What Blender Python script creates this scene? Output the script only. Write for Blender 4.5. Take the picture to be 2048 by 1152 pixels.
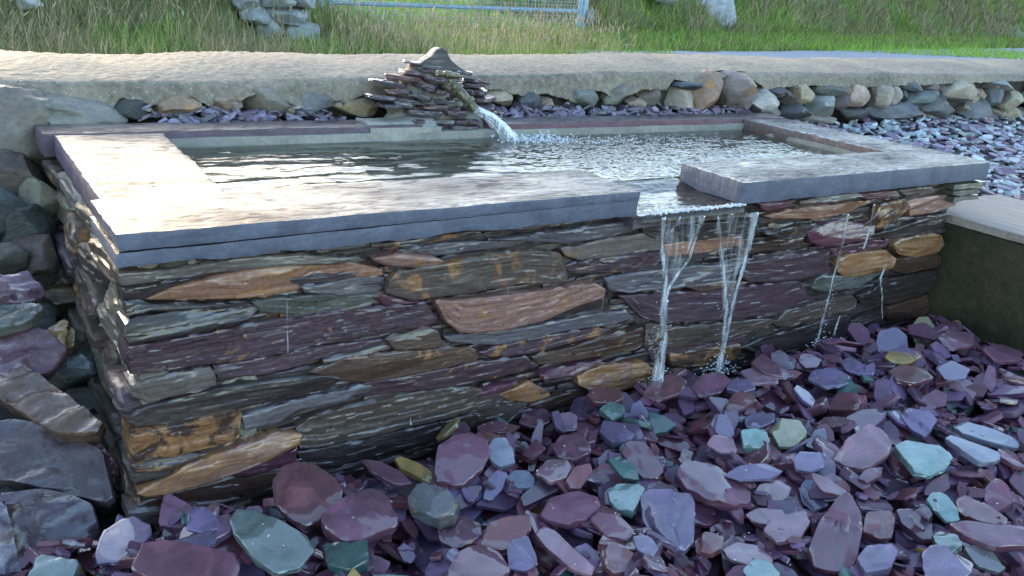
import bpy, math, random
import numpy as np
from mathutils import Matrix, Vector, noise
random.seed(7); np.random.seed(7)
SC = bpy.context.scene; COL = SC.collection
for o in list(bpy.data.objects): bpy.data.objects.remove(o)

# ------------------------------------------------------------------ camera
FPX, YAW, PIT, ROL = 1717.7472, 0.6273, 0.3483, 0.0938
CAM = np.array([-0.277, -1.6211, 1.1258])
def _basis(y, p, r):
    cy, sy, cp, sp = math.cos(y), math.sin(y), math.cos(p), math.sin(p)
    f = np.array([sy*cp, cy*cp, -sp]); rt = np.array([cy, -sy, 0.]); up = np.cross(rt, f)
    cr, sr = math.cos(r), math.sin(r)
    return f, cr*rt+sr*up, -sr*rt+cr*up
CF, CR, CU = _basis(YAW, PIT, ROL)
cd = bpy.data.cameras.new("camera"); cam = bpy.data.objects.new("camera", cd); COL.objects.link(cam)
cam.matrix_world = Matrix(((CR[0], CU[0], -CF[0], CAM[0]), (CR[1], CU[1], -CF[1], CAM[1]), (CR[2], CU[2], -CF[2], CAM[2]), (0, 0, 0, 1)))
cd.sensor_width = 36; cd.lens = FPX/2048*36; cd.clip_start = .02; cd.clip_end = 2000
SC.camera = cam

def ray(u, v): return CF + CR*(u-1024)/FPX - CU*(v-576)/FPX
def on(ax, val, u, v):
    d = ray(u, v); return CAM + d*(val-CAM[ax])/d[ax]
def onplane(p, n, u, v):
    d = ray(u, v); return CAM + d*(np.dot(np.array(p)-CAM, n)/np.dot(d, n))
def proj(X):
    d = np.asarray(X, float)-CAM; z = d@CF
    return 1024+FPX*(d@CR)/z, 576-FPX*(d@CU)/z

# ------------------------------------------------------------------ light
SUN_EL, SUN_AZ = math.radians(11), math.radians(-4)      # azimuth from +Y towards +X
w = bpy.data.worlds.new("World"); SC.world = w; w.use_nodes = True
nt = w.node_tree; bg = nt.nodes["Background"]; sky = nt.nodes.new("ShaderNodeTexSky")
sky.sky_type = 'NISHITA'; sky.sun_disc = False; sky.sun_elevation = SUN_EL; sky.sun_rotation = SUN_AZ
sky.air_density = 1.0; sky.dust_density = 2.0; sky.ozone_density = 1.4
nt.links.new(sky.outputs[0], bg.inputs[0]); bg.inputs[1].default_value = 0.15
sl = bpy.data.lights.new("sun", 'SUN'); sl.energy = 0.5; sl.angle = math.radians(12); sl.color = (1, .82, .58)
so = bpy.data.objects.new("sun", sl); COL.objects.link(so)
sdir = Vector((math.sin(SUN_AZ)*math.cos(SUN_EL), math.cos(SUN_AZ)*math.cos(SUN_EL), math.sin(SUN_EL)))
so.rotation_euler = sdir.to_track_quat('Z', 'Y').to_euler(); so.location = (0, 8, 6)
vs = SC.view_settings; vs.view_transform = 'Standard'; vs.look = 'None'; vs.gamma = 1; vs.exposure = 2.8
SC.cycles.max_bounces = 6; SC.cycles.transparent_max_bounces = 12; SC.cycles.transmission_bounces = 6
SC.cycles.use_denoising = True

# ------------------------------------------------------------------ helpers
def mesh(name, verts, faces, sharp=None, smooth=True):
    me = bpy.data.meshes.new(name); me.from_pydata([tuple(map(float, v)) for v in verts], [], faces)
    me.update()
    if smooth:
        me.shade_smooth()
        if sharp: me.set_sharp_from_angle(angle=math.radians(sharp))
    return me
def obj(name, me, mat=None, parent=None, loc=None, mw=None, col=None, **pr):
    if mat and not me.materials: me.materials.append(mat)
    o = bpy.data.objects.new(name, me); COL.objects.link(o)
    if loc is not None: o.location = loc
    if mw is not None: o.matrix_world = mw
    if parent: o.parent = parent
    if col: o.color = col
    for k, v in pr.items(): o[k] = v
    return o
def thing(name, label, cat, loc=(0, 0, 0), group=None):
    o = bpy.data.objects.new(name, None); COL.objects.link(o); o.location = loc; o.empty_display_size = .05
    o['label'] = label; o['category'] = cat
    if group: o['group'] = group
    return o
def nz(x, y=0, z=0): return noise.noise(Vector((x, y, z)))
def fbm(x, y, z, n=4):
    a, s = 1., 0.
    for _ in range(n):
        s += a*nz(x, y, z); x, y, z, a = x*2.03+3.1, y*2.03+1.7, z*2.03+5.3, a*.5
    return s
def centred(verts):
    v = np.array(verts, float); c = (v.min(0)+v.max(0))/2
    return v-c, c

def child_at(name, verts, faces, mat, parent, col=None, sharp=40, **pr):
    """mesh given in world coordinates, origin at its middle, parented to a thing (whose rotation is none)"""
    v, c = centred(verts)
    pl = np.array(parent.location) if parent else np.zeros(3)
    if parent and parent.parent: pl = pl + np.array(parent.parent.location)
    o = obj(name, mesh(name, v, faces, sharp), mat, parent, loc=tuple(c-pl), col=col, **pr)
    return o

def rough_box(xa, xb, ya, yb, za, zb, step=.02, amp=.004, seed=0., corners=None, fn=None, edge=.0, fq=9):
    """gridded box with displaced faces; corners = 4 plan points (front-left, front-right, back-right, back-left)"""
    nx = max(1, int((xb-xa)/step)); ny = max(1, int((yb-ya)/step)); nzz = max(1, int((zb-za)/step))
    idx = {}; V = []; F = []
    def vid(i, j, k):
        key = (i, j, k)
        if key not in idx:
            u, v, s = i/nx, j/ny, k/nzz
            if corners:
                c = [np.array(p, float) for p in corners]
                p = c[0]*(1-u)*(1-v)+c[1]*u*(1-v)+c[2]*u*v+c[3]*(1-u)*v
                x, y = p
            else: x, y = xa+u*(xb-xa), ya+v*(yb-ya)
            z = za+s*(zb-za)
            nxs = (1 if i == nx else 0)-(1 if i == 0 else 0); nys = (1 if j == ny else 0)-(1 if j == 0 else 0); nzs = (1 if k == nzz else 0)-(1 if k == 0 else 0)
            e = abs(nxs)+abs(nys)+abs(nzs)
            d = amp*fbm(x*fq+seed, y*fq, z*fq, 4)
            if e > 1: d -= edge*(.7+1.2*abs(nz(x*30+seed, y*30, z*30)))
            x += nxs*d; y += nys*d; z += nzs*d*.5
            if fn: x, y, z = fn(x, y, z, nxs, nys, nzs)
            idx[key] = len(V); V.append((x, y, z))
        return idx[key]
    for i in range(nx):
        for j in range(ny):
            F.append((vid(i, j, nzz), vid(i+1, j, nzz), vid(i+1, j+1, nzz), vid(i, j+1, nzz)))
            F.append((vid(i, j, 0), vid(i, j+1, 0), vid(i+1, j+1, 0), vid(i+1, j, 0)))
        for k in range(nzz):
            F.append((vid(i, 0, k), vid(i+1, 0, k), vid(i+1, 0, k+1), vid(i, 0, k+1)))
            F.append((vid(i, ny, k), vid(i, ny, k+1), vid(i+1, ny, k+1), vid(i+1, ny, k)))
    for j in range(ny):
        for k in range(nzz):
            F.append((vid(0, j, k), vid(0, j, k+1), vid(0, j+1, k+1), vid(0, j+1, k)))
            F.append((vid(nx, j, k), vid(nx, j+1, k), vid(nx, j+1, k+1), vid(nx, j, k+1)))
    return V, F
def join(*vf):
    V, F = [], []
    for v, f in vf:
        b = len(V); V += [tuple(x) for x in v]; F += [tuple(i+b for i in q) for q in f]
    return V, F

# ------------------------------------------------------------------ materials
class NT:
    def __init__(s, name):
        s.m = bpy.data.materials.new(name); s.m.use_nodes = True; s.t = s.m.node_tree; s.p = s.t.nodes["Principled BSDF"]; s.out = s.t.nodes["Material Output"]
    def n(s, ty, ins=None, **kw):
        nd = s.t.nodes.new(ty)
        for k, v in kw.items(): setattr(nd, k, v)
        for k, v in (ins or {}).items(): s.set(nd, k, v)
        return nd
    def set(s, nd, k, v):
        if isinstance(v, tuple) and len(v) == 2 and hasattr(v[0], 'outputs'): s.t.links.new(v[0].outputs[v[1]], nd.inputs[k])
        elif hasattr(v, 'outputs'): s.t.links.new(v.outputs[0], nd.inputs[k])
        else: nd.inputs[k].default_value = v
    def noise(s, co, scale, detail=4, rough=.55, dist=0.):
        return s.n('ShaderNodeTexNoise', {'Vector': co, 'Scale': scale, 'Detail': detail, 'Roughness': rough, 'Distortion': dist})
    def coord(s, scale=(1, 1, 1), kind='Object', rnd=True):
        tc = s.n('ShaderNodeTexCoord'); oi = s.n('ShaderNodeObjectInfo'); src = (tc, kind)
        mp = s.n('ShaderNodeMapping', {'Vector': src, 'Scale': scale})
        if rnd:
            mu = s.n('ShaderNodeVectorMath', {0: (oi, 'Random'), 1: (37., 19., 53.)}, operation='MULTIPLY'); s.set(mp, 'Location', mu)
        return mp
    def ramp(s, fac, a, b, ca=(0, 0, 0, 1), cb=(1, 1, 1, 1)):
        r = s.n('ShaderNodeValToRGB', {'Fac': fac}); e = r.color_ramp.elements; e[0].position = a; e[1].position = b; e[0].color = ca; e[1].color = cb
        return r
    def mix(s, fac, a, b, mode='MIX'):
        m = s.n('ShaderNodeMix', data_type='RGBA', blend_type=mode); s.set(m, 0, fac); s.set(m, 6, a); s.set(m, 7, b); m_ = (m, 2)
        return m_
    def math(s, op, a, b=0.): return s.n('ShaderNodeMath', {0: a, 1: b}, operation=op)
    def rng(s, v, a, b, c, d): return s.n('ShaderNodeMapRange', {'Value': v, 'From Min': a, 'From Max': b, 'To Min': c, 'To Max': d})
    def bump(s, h, strength=.5, dist=.004, nrm=None):
        b = s.n('ShaderNodeBump', {'Height': h, 'Strength': strength, 'Distance': dist})
        if nrm: s.set(b, 'Normal', nrm)
        return b
    def P(s, **kw):
        for k, v in kw.items(): s.set(s.p, k.replace('_', ' '), v)
        return s.m

def mat_stone(name, bed=(3, 3, 42), wet=.5, rlo=.16, rhi=.55, bump=.7, bdist=.004, fine=90, rustc=((.19, .075, .025, 1), (.42, .23, .09, 1)), lich=None, coat=.6, rustscale=7.):
    s = NT(name); oi = s.n('ShaderNodeObjectInfo'); co = s.coord(bed); iso = s.coord((1, 1, 1))
    nb = s.noise(co, 1.6, 6, .6, .3); nf = s.noise(iso, fine, 3, .6); nl = s.noise(iso, 9, 4, .6, .6)
    v1 = s.rng((nb, 'Fac'), .3, .7, .68, 1.32); v2 = s.rng((nf, 'Fac'), .3, .7, .8, 1.2)
    vv = s.math('MULTIPLY', v1, v2)
    c = s.n('ShaderNodeVectorMath', {0: (oi, 'Color')}, operation='SCALE'); s.set(c, 'Scale', vv)
    # rust where the object's alpha asks for it
    nr = s.noise(iso, rustscale, 5, .62, 1.0); thr = s.math('SUBTRACT', .72, s.math('MULTIPLY', (oi, 'Alpha'), .36))
    rr = s.math('SUBTRACT', (nr, 'Fac'), thr); rm = s.rng(rr, -.02, .06, 0, 1); rm.clamp = True
    rc = s.mix((nl, 'Fac'), rustc[0], rustc[1]); rcv = s.n('ShaderNodeVectorMath', {0: rc}, operation='SCALE'); s.set(rcv, 'Scale', vv)
    col = s.mix(rm, c, rcv)
    if lich:
        n2 = s.noise(iso, 26, 4, .7, .4); lm = s.ramp((n2, 'Fac'), lich[0], lich[0]+.05); col = s.mix((lm, 0), col, lich[1])
    nr2 = s.noise(s.coord((1, 1, 6)), 11, 3, .6)
    ro = s.rng((nr2, 'Fac'), .35, .65, rlo, rhi)
    h = s.math('ADD', s.math('MULTIPLY', (nb, 'Fac'), 1.0), s.math('MULTIPLY', (nf, 'Fac'), .12))
    b = s.bump(h, bump, bdist)
    cw = s.rng((nr2, 'Fac'), .49, .53, coat, 0.); cw.clamp = True
    b2 = s.bump(s.math('MULTIPLY', (nb, 'Fac'), 1.), bump*.45, bdist)
    return s.P(Base_Color=col, Roughness=ro, Normal=b, Coat_Weight=cw, Coat_Roughness=.12, Coat_Normal=b2, Specular_IOR_Level=.5)

M_wall = mat_stone("wet_wall_stone", bed=(4, 4, 60), rlo=.22, rhi=.5, bump=.45, bdist=.004, coat=.75, rustc=((.1, .045, .02, 1), (.36, .18, .075, 1)), rustscale=13, lich=(.73, (.16, .19, .1, 1)))
def mat_slate(name):
    s = NT(name); oi = s.n('ShaderNodeObjectInfo'); iso = s.coord((1, 1, 1)); bed = s.coord((10, 10, 170))
    n1 = s.noise(iso, 14, 5, .6, .4); nb = s.noise(bed, 1.5, 4, .6, .2); nf = s.noise(iso, 190, 3, .6); nw = s.noise(s.coord((1, 1, 1.6)), 9, 2, .5, .5)
    geo = s.n('ShaderNodeNewGeometry'); wet = s.ramp((nw, 'Fac'), .435, .455)
    v = s.math('MULTIPLY', s.rng((n1, 'Fac'), .3, .7, .8, 1.2), s.math('MULTIPLY', s.rng((nb, 'Fac'), .3, .7, .75, 1.25), s.rng((nf, 'Fac'), .3, .7, .85, 1.15)))
    c = s.n('ShaderNodeVectorMath', {0: (oi, 'Color')}, operation='SCALE'); s.set(c, 'Scale', s.math('MULTIPLY', v, s.rng((wet, 0), 0, 1, 1.1, .8)))
    nr = s.noise(iso, 20, 5, .62, 1.0); rm = s.rng(s.math('SUBTRACT', (nr, 'Fac'), s.math('SUBTRACT', .72, s.math('MULTIPLY', (oi, 'Alpha'), .36))), -.02, .06, 0, 1); rm.clamp = True
    col = s.mix(rm, c, (.3, .16, .05, 1))
    sp = s.noise(iso, 300, 1); spm = s.ramp((sp, 'Fac'), .79, .81); col = s.mix(s.math('MULTIPLY', (spm, 0), .5), col, (.45, .4, .38, 1))
    b = s.bump(s.math('ADD', (nb, 'Fac'), s.math('MULTIPLY', (nf, 'Fac'), .35)), .5, .002); b2 = s.bump((n1, 'Fac'), .12, .003)
    return s.P(Base_Color=col, Roughness=.42, Normal=b, Coat_Weight=s.rng((wet, 0), 0, 1, .12, 1.), Coat_IOR=1.72, Coat_Roughness=.07, Coat_Normal=b2)
M_slate = mat_slate("wet_plum_slate")
M_rough = mat_stone("side_stone", bed=(6, 6, 20), rlo=.35, rhi=.65, bump=.9, bdist=.008, coat=.25)
M_boulder = mat_stone("boulder", bed=(5, 5, 8), rlo=.5, rhi=.8, bump=1., bdist=.014, coat=0., fine=70, lich=(.7, (.32, .33, .27, 1)), rustscale=9)
M_bigslab = mat_stone("mossy_slab", bed=(7, 7, 30), rlo=.2, rhi=.45, bump=1., bdist=.008, coat=.9, lich=(.71, (.3, .36, .3, 1)))

def mat_coping():
    s = NT("wet_coping_slate"); co = s.coord((5, 34, 4), rnd=False); iso = s.coord((1, 1, 1), rnd=False)
    n1 = s.noise(co, 2.2, 6, .62, .8); n2 = s.noise(iso, 70, 3); n3 = s.noise(iso, 3.5, 4, .6, .5)
    oi = s.n('ShaderNodeObjectInfo')
    v = s.math('MULTIPLY', s.rng((n1, 'Fac'), .3, .7, .75, 1.25), s.rng((n2, 'Fac'), .3, .7, .9, 1.1))
    c = s.n('ShaderNodeVectorMath', {0: (oi, 'Color')}, operation='SCALE'); s.set(c, 'Scale', v)
    veins = s.noise(s.coord((1.2, 1.2, 5), rnd=False), 3, 6, .65, 2.2)
    vm = s.ramp((veins, 'Fac'), .49, .5); vm.color_ramp.elements.new(.515).color = (0, 0, 0, 1); vm.color_ramp.elements[1].color = (.35, .35, .35, 1)
    c2 = s.mix((vm, 0), c, (.22, .24, .27, 1))
    geo = s.n('ShaderNodeNewGeometry'); sx = s.n('ShaderNodeSeparateXYZ', {0: (geo, 'Normal')})
    up = s.rng((sx, 'Z'), .5, .85, 0, 1); up.clamp = True            # the upward faces are riven, brown purple and lie under a film of water
    rv = s.ramp((n3, 'Fac'), .35, .65, (.038, .027, .034, 1), (.062, .05, .05, 1)); rvv = s.n('ShaderNodeVectorMath', {0: (rv, 0)}, operation='SCALE'); s.set(rvv, 'Scale', v)
    c2 = s.mix(up, c2, rvv)
    ro = s.n('ShaderNodeMapRange', {'Value': up, 'From Min': 0., 'From Max': 1., 'To Min': .55, 'To Max': .35})
    h = s.math('ADD', (n1, 'Fac'), s.math('MULTIPLY', (n2, 'Fac'), .12))
    b = s.bump(h, .5, .006)
    film = s.rng(s.noise(s.coord((7, 21, 4), rnd=False), 2.6, 5, .6, 1.0), .34, .50, .3, 1.); film.clamp = True
    big = s.rng(s.noise(s.coord((1, 2, 1), rnd=False), 3.3, 3, .5, .6), .35, .6, .55, 1.); big.clamp = True
    s.P(Base_Color=c2, Roughness=ro, Normal=b, Specular_IOR_Level=.3, Coat_Weight=s.math('MULTIPLY', up, 1.), Coat_Roughness=.09, Coat_Normal=s.bump((n1, 'Fac'), 1., .008))
    df = s.n('ShaderNodeBsdfDiffuse', {'Color': c2, 'Normal': b}); mx = s.n('ShaderNodeMixShader', {1: df, 2: s.p})
    fac = s.math('ADD', s.math('MULTIPLY', up, s.math('MULTIPLY', film, big)), s.math('SUBTRACT', 1., up)); s.set(mx, 0, fac); s.t.links.new(mx.outputs[0], s.out.inputs[0])
    return s.m
M_coping = mat_coping()

def mat_simple(name, ca, cb, scale=6, rough=(.6, .9), bump=.5, bdist=.006, detail=6, stretch=(1, 1, 1), speck=None, coat=0.):
    s = NT(name); co = s.coord(stretch, rnd=False); n1 = s.noise(co, scale, detail, .65, .3); n2 = s.noise(co, scale*14, 3, .6)
    m = s.math('ADD', s.math('MULTIPLY', (n1, 'Fac'), .6), s.math('MULTIPLY', (n2, 'Fac'), .4))
    r = s.ramp(m, .38, .62, (*ca, 1), (*cb, 1)); col = (r, 0)
    if speck:
        vo = s.n('ShaderNodeTexVoronoi', {'Vector': co, 'Scale': speck[0]}); sp = s.ramp((vo, 'Distance'), .18, .3, (1, 1, 1, 1), (0, 0, 0, 1))
        n3 = s.noise(co, speck[0]*.6, 2); k = s.math('MULTIPLY', (sp, 0), s.ramp((n3, 'Fac'), .5, .62))
        col = s.mix(k, col, (*speck[1], 1))
    return s.P(Base_Color=col, Roughness=s.rng((n1, 'Fac'), .3, .7, *rough), Normal=s.bump(m, bump, bdist), Coat_Weight=coat, Coat_Roughness=.15)
M_mortar = mat_simple("grey_mortar", (.11, .098, .078), (.33, .3, .25), 16, bump=.9, bdist=.008)
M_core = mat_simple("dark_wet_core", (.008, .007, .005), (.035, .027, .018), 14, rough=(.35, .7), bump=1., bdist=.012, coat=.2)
M_cream = mat_simple("smooth_render", (.19, .18, .16), (.32, .31, .27), 5, rough=(.3, .5), bump=.3, bdist=.003)
M_concrete = mat_simple("pebbly_concrete", (.10, .082, .06), (.27, .225, .165), 3.2, bump=1., bdist=.012, speck=(110, (.42, .38, .31)))
M_soil = mat_simple("dark_soil", (.012, .01, .009), (.05, .035, .03), 20, bump=.8)
M_road = mat_simple("grey_road", (.17, .18, .2), (.27, .28, .31), 3, bump=.3)
M_ground = mat_simple("grassy_ground", (.05, .075, .015), (.14, .17, .045), 4, bump=.6, bdist=.03)
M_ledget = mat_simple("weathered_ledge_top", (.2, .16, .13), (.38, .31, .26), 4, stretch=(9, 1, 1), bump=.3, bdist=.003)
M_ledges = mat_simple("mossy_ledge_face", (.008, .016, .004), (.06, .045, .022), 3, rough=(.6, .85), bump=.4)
M_brass = NT("tarnished_brass"); _n = M_brass.noise(M_brass.coord(rnd=False), 60)
M_brass = M_brass.P(Base_Color=(M_brass.ramp((_n, 'Fac'), .35, .65, (.1, .09, .06, 1), (.2, .18, .12, 1)), 0), Metallic=.75, Roughness=.42)
M_galv = NT("galvanised_steel"); _n = M_galv.noise(M_galv.coord(rnd=False), 30)
M_galv = M_galv.P(Base_Color=(M_galv.ramp((_n, 'Fac'), .3, .7, (.2, .3, .38, 1), (.32, .43, .52, 1)), 0), Metallic=.35, Roughness=.5)

def mat_water():
    s = NT("pool_water"); co = s.coord((1, 1, 1), rnd=False); n1 = s.noise(s.coord((1, 2.6, 1), rnd=False), 22, 3, .5, .4)
    return s.P(Base_Color=(.55, .6, .48, 1), Roughness=.03, IOR=1.333, Transmission_Weight=1., Normal=s.bump((n1, 'Fac'), .25, .004))
M_water = mat_water()
def mat_fall(name, white=.35, rough=.12):
    s = NT(name); n1 = s.noise(s.coord((60, 60, 7), rnd=False), 1., 4, .6, .6); g = s.n('ShaderNodeBsdfPrincipled', {'Base Color': (1, 1, 1, 1), 'Roughness': rough, 'IOR': 1.33, 'Transmission Weight': 1.})
    s.P(Base_Color=(.85, .9, .95, 1), Roughness=.25, Subsurface_Weight=.0)
    bm = s.bump((n1, 'Fac'), .8, .004); s.set(g, 'Normal', bm); s.set(s.p, 'Normal', bm)
    tr = s.n('ShaderNodeBsdfTransparent'); m0 = s.n('ShaderNodeMixShader', {0: .45, 1: g, 2: tr})
    m = s.n('ShaderNodeMixShader', {1: m0, 2: s.p}); s.set(m, 0, s.rng((n1, 'Fac'), .45, .62, 0, white)); s.t.links.new(m.outputs[0], s.out.inputs[0])
    return s.m
M_fall = mat_fall("falling_water", .34); M_jet = mat_fall("gushing_water", .7, .15)
M_foam = NT("foam").P(Base_Color=(.8, .84, .88, 1), Roughness=.15, Transmission_Weight=.5, IOR=1.2)

def mat_grass(name, tr=.35):
    s = NT(name); a = s.n('ShaderNodeAttribute', attribute_name='tint'); s.P(Base_Color=(a, 'Color'), Roughness=.55, Specular_IOR_Level=.25)
    t = s.n('ShaderNodeBsdfTranslucent', {'Color': (a, 'Color')}); m = s.n('ShaderNodeMixShader', {0: tr, 1: s.p, 2: t}); s.t.links.new(m.outputs[0], s.out.inputs[0])
    return s.m
M_grass = mat_grass("grass_blades")

def mat_veil():
    s = NT("water_veil"); n1 = s.noise(s.coord((50, 20, 9), rnd=False), 1., 3, .5, .8); s.P(Base_Color=(.9, .93, .97, 1), Roughness=.2)
    tr = s.n('ShaderNodeBsdfTransparent'); m = s.n('ShaderNodeMixShader', {1: tr, 2: s.p}); s.set(m, 0, s.rng((n1, 'Fac'), .46, .75, .01, .26)); s.set(s.p, 'Normal', s.bump((n1, 'Fac'), 1., .004)); s.t.links.new(m.outputs[0], s.out.inputs[0]); return s.m
M_veil = mat_veil()
# ================================================================== SETTING
FOOT = [(-8, 3.0), (.2, 3.9), (2.85, 5.0), (5, 5.8), (8, 6.4), (10, 6.9), (28, 12.0), (70, 24)]   # line where the verge begins
def foot(x): return float(np.interp(x, [p[0] for p in FOOT], [p[1] for p in FOOT]))
GL, GR = 3.3, 6.62                                                     # gate opening in x
def ground_z(x, y):
    """height of the land behind the retaining wall"""
    s = y-foot(x); base = .40 + .012*max(0, x-6)*.0
    if s < 0: return base + .015*nz(x*2, y*2)
    verge = .08*min(s, .6)/.6
    gap = min(1, max(0, (2.75+(y-5.3)*.42-.2-x)/.25)) + min(1, max(0, (x-GR-.25)/.7)); gap = min(1, gap)
    k = max(0, s-(.75 if x < GR else .9)); bank = min(float(np.interp(x, (0, 8, 22), (.62, .75, 1.7))), k*1.0)+.12*nz(x*1.5, y*1.5, 3)*min(1, k*2)+.05*nz(x*5, y*5, 3)*min(1, k*2)
    back = max(0, s-3.2); bank = bank - min(1.0, back*.7) if back > 0 else bank
    field = .04*max(0, s-.6)
    return base + verge + field + bank*gap + .02*nz(x*4, y*4, 7)
def grid_terrain(name, xs, ys, fz, mat):
    V = [(x, y, fz(x, y)) for y in ys for x in xs]; n = len(xs)
    F = [(j*n+i, j*n+i+1, (j+1)*n+i+1, (j+1)*n+i) for j in range(len(ys)-1) for i in range(n-1)]
    return obj(name, mesh(name, V, F), mat, kind='structure')
xs = list(np.concatenate([np.linspace(-60, -6, 12), np.linspace(-5.7, 12, 90), np.geomspace(12.3, 300, 45)]))
ys = list(np.concatenate([np.linspace(1.75, 4, 6), np.linspace(4.1, 13, 75), np.geomspace(13.4, 400, 40)]))
grid_terrain("ground", xs, ys, ground_z, M_ground)
# road between the wall and the verge
rx = list(np.concatenate([np.linspace(5.5, 40, 66), np.linspace(44, 120, 8)]))
V = []; F = []
for i, x in enumerate(rx):
    a, b = 1.7, foot(x)-.12+.12*nz(x*1.3)
    for t in np.linspace(0, 1, 9):
        y = a+(b-a)*t; V.append((x, y, ground_z(x, min(y, foot(x)-.001))+.03))
for i in range(len(rx)-1):
    for j in range(8): k = i*9+j; F.append((k, k+9, k+10, k+1))
obj("road", mesh("road", V, F), M_road, kind='structure')
# lower ground under the slates (in front) and the soil of the raised bed on the right
V, F = rough_box(-8, 2.99, -8, 1.3, -.4, -.085, step=.25, amp=.01)
obj("soil", mesh("soil", V, F), M_soil, kind='structure')
BX = 3.0
def bed_z(x, y):
    z = .355 + .15*max(0, min(1.2, y))+.012*nz(x*4, y*4)
    return z
V = []; F = []
bxs = np.concatenate([np.linspace(3.01, 7, 40), np.linspace(7.5, 30, 16)]); bys = np.linspace(-3, 1.4, 40)
for y in bys:
    for x in bxs:
        xx = x
        V.append((xx, y, bed_z(xx, y) if not (xx < 3.62 and y < .2) else .1))
n = len(bxs)
F = [(j*n+i, j*n+i+1, (j+1)*n+i+1, (j+1)*n+i) for j in range(len(bys)-1) for i in range(n-1)]
obj("raised_bed_soil", mesh("bedsoil", V, F), M_soil, kind='structure')

# ------------------------------------------------------------------ stone ledge on the right
ledge = thing("stone_ledge", "low ledge block with pale weathered flat top and dark mossy side face", "ledge", (3.3, -.9, -.1))
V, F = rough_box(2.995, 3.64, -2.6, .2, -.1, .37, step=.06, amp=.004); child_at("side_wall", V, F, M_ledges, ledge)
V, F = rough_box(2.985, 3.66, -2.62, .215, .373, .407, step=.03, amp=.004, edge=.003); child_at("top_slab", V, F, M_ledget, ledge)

# ================================================================== TROUGH
trough = thing("stone_trough", "long slate walled water trough with wet slate coping and spillway slot", "trough", (1.5, .55, 0))
X1, D, ZT, ZB = 3.085, 1.085, .62, .553
PUR = (.085, .07, .105, 1); BLU = (.095, .103, .14, 1)
def topwave(seed):
    def fn(x, y, z, a, b, c):
        if c > 0: z += .0022*fbm(x*5+seed, y*34, 1, 3)
        return x, y, z
    return fn
def layered_front(x0, x1, split=None):
    """coping slab along the front, with the open cleavage crack that runs through it"""
    if not split: return rough_box(x0, x1, 0, .26, ZB, ZT, step=.012, amp=.003, seed=x0, edge=.0025, fn=topwave(3))
    def crack(x): return ZT-.036+.012*(x/1.2)+.002*nz(x*9)+.001*nz(x*40)
    def gap(x): return .0035*max(0, 1-x/1.05)**.6+.0002
    def up(x, y, z, a, b, c):
        t = (z-ZB)/(ZT-ZB); zz = crack(x)+gap(x)*.5; z2 = zz+(ZT-zz)*t
        if c > 0: z2 += .0022*fbm(x*5+3, y*34, 1, 3)
        x2 = x+.006*max(0, .03-x)/.03*(1-t)
        return x2, y, z2
    def dn(x, y, z, a, b, c):
        t = (z-ZB)/(ZT-ZB); zz = crack(x)-gap(x)*.5
        lo = ZB+.009*nz(x*6, 5)+.004*nz(x*30, 5)
        return x, y+.003, lo+(zz-lo)*t
    return join(rough_box(x0, x1, 0, .26, ZB, ZT, step=.012, amp=.0025, seed=1, edge=.0015, fn=up),
                rough_box(x0, x1, 0, .26, ZB, ZT, step=.012, amp=.0025, seed=4, edge=.0015, fn=dn))
V, F = layered_front(0, 1.29, True); child_at("coping_slab", V, F, M_coping, trough, BLU, label="thick blue grey front coping slab split by a long crack")
V, F = layered_front(1.695, X1); child_at("coping_slab", V, F, M_coping, trough, BLU, label="thick blue grey coping slab right of the spillway")
V, F = rough_box(1.275, 1.71, -.002, .262, .515, .543, step=.015, amp=.004, edge=.003); child_at("spillway_slab", V, F, M_coping, trough, (.09, .07, .08, 1))
lf = [on(2, ZT, *p)[:2] for p in ((200, 398), (120, 272))]
V, F = rough_box(0, .28, .26, .95, ZB-.004, ZT-.003, step=.012, amp=.003, seed=9, edge=.004, corners=[(.02, .263), (.285, .263), (.31, .948), (.03, .948)], fn=topwave(8)); child_at("coping_slab", V, F, M_coping, trough, PUR, label="left end coping slab shining with reflected sky")
V, F = rough_box(2.77, 3.08, .262, .94, ZB, ZT-.002, step=.014, amp=.003, seed=12, edge=.004, corners=[(2.78, .262), (3.09, .262), (3.05, .948), (2.76, .948)], fn=topwave(18)); child_at("coping_slab", V, F, M_coping, trough, (.11, .08, .075, 1), label="wet brown right end coping slab")
V, F = rough_box(0, 1.15, .952, D, ZB, ZT, step=.014, amp=.003, seed=14, edge=.003, fn=topwave(28)); child_at("coping_slab", V, F, M_coping, trough, (.1, .07, .09, 1), label="narrow purple rear coping slab left of the tap")
V, F = rough_box(1.44, 3.06, .952, D, ZB, ZT, step=.014, amp=.003, seed=17, edge=.003, fn=topwave(38)); child_at("coping_slab", V, F, M_coping, trough, (.13, .065, .08, 1), label="narrow plum rear coping slab right of the tap")
# inner lining of cement under the rear coping and on the right
V, F = join(rough_box(.29, 2.79, .944, .985, .28, .5985, step=.03, amp=.004), rough_box(2.765, 2.80, .27, .94, .28, .59, step=.03, amp=.004), rough_box(.27, .31, .27, .94, .28, .55, step=.04, amp=.003), rough_box(.29, 2.79, .262, .28, .28, .548, step=.05, amp=.002),
            rough_box(.28, 2.8, .26, .99, .24, .28, step=.1, amp=.004))
child_at("basin_lining", V, F, M_cream, trough)
# sloping cement fillet left of the tap
a0 = [on(2, .625, *p) for p in ((745, 238), (800, 240), (850, 250))]
V, F = rough_box(.96, 1.22, .94, 1.07, .57, .628, step=.01, amp=.008, seed=3, fn=lambda x, y, z, a, b, c: (x, y+.012*max(0, (1.06-x)/.1)*(1 if y < 1 else 0), z+(-.05*max(0, (1.04-x)/.08)*0+.03*max(0, (x-1.08)/.14) if c > 0 else 0)*max(0, (y-.97)/.1)-(.03*max(0, (.985-y)/.045) if c > 0 else 0)))
child_at("cement_fillet", V, F, M_cream, trough)
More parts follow.
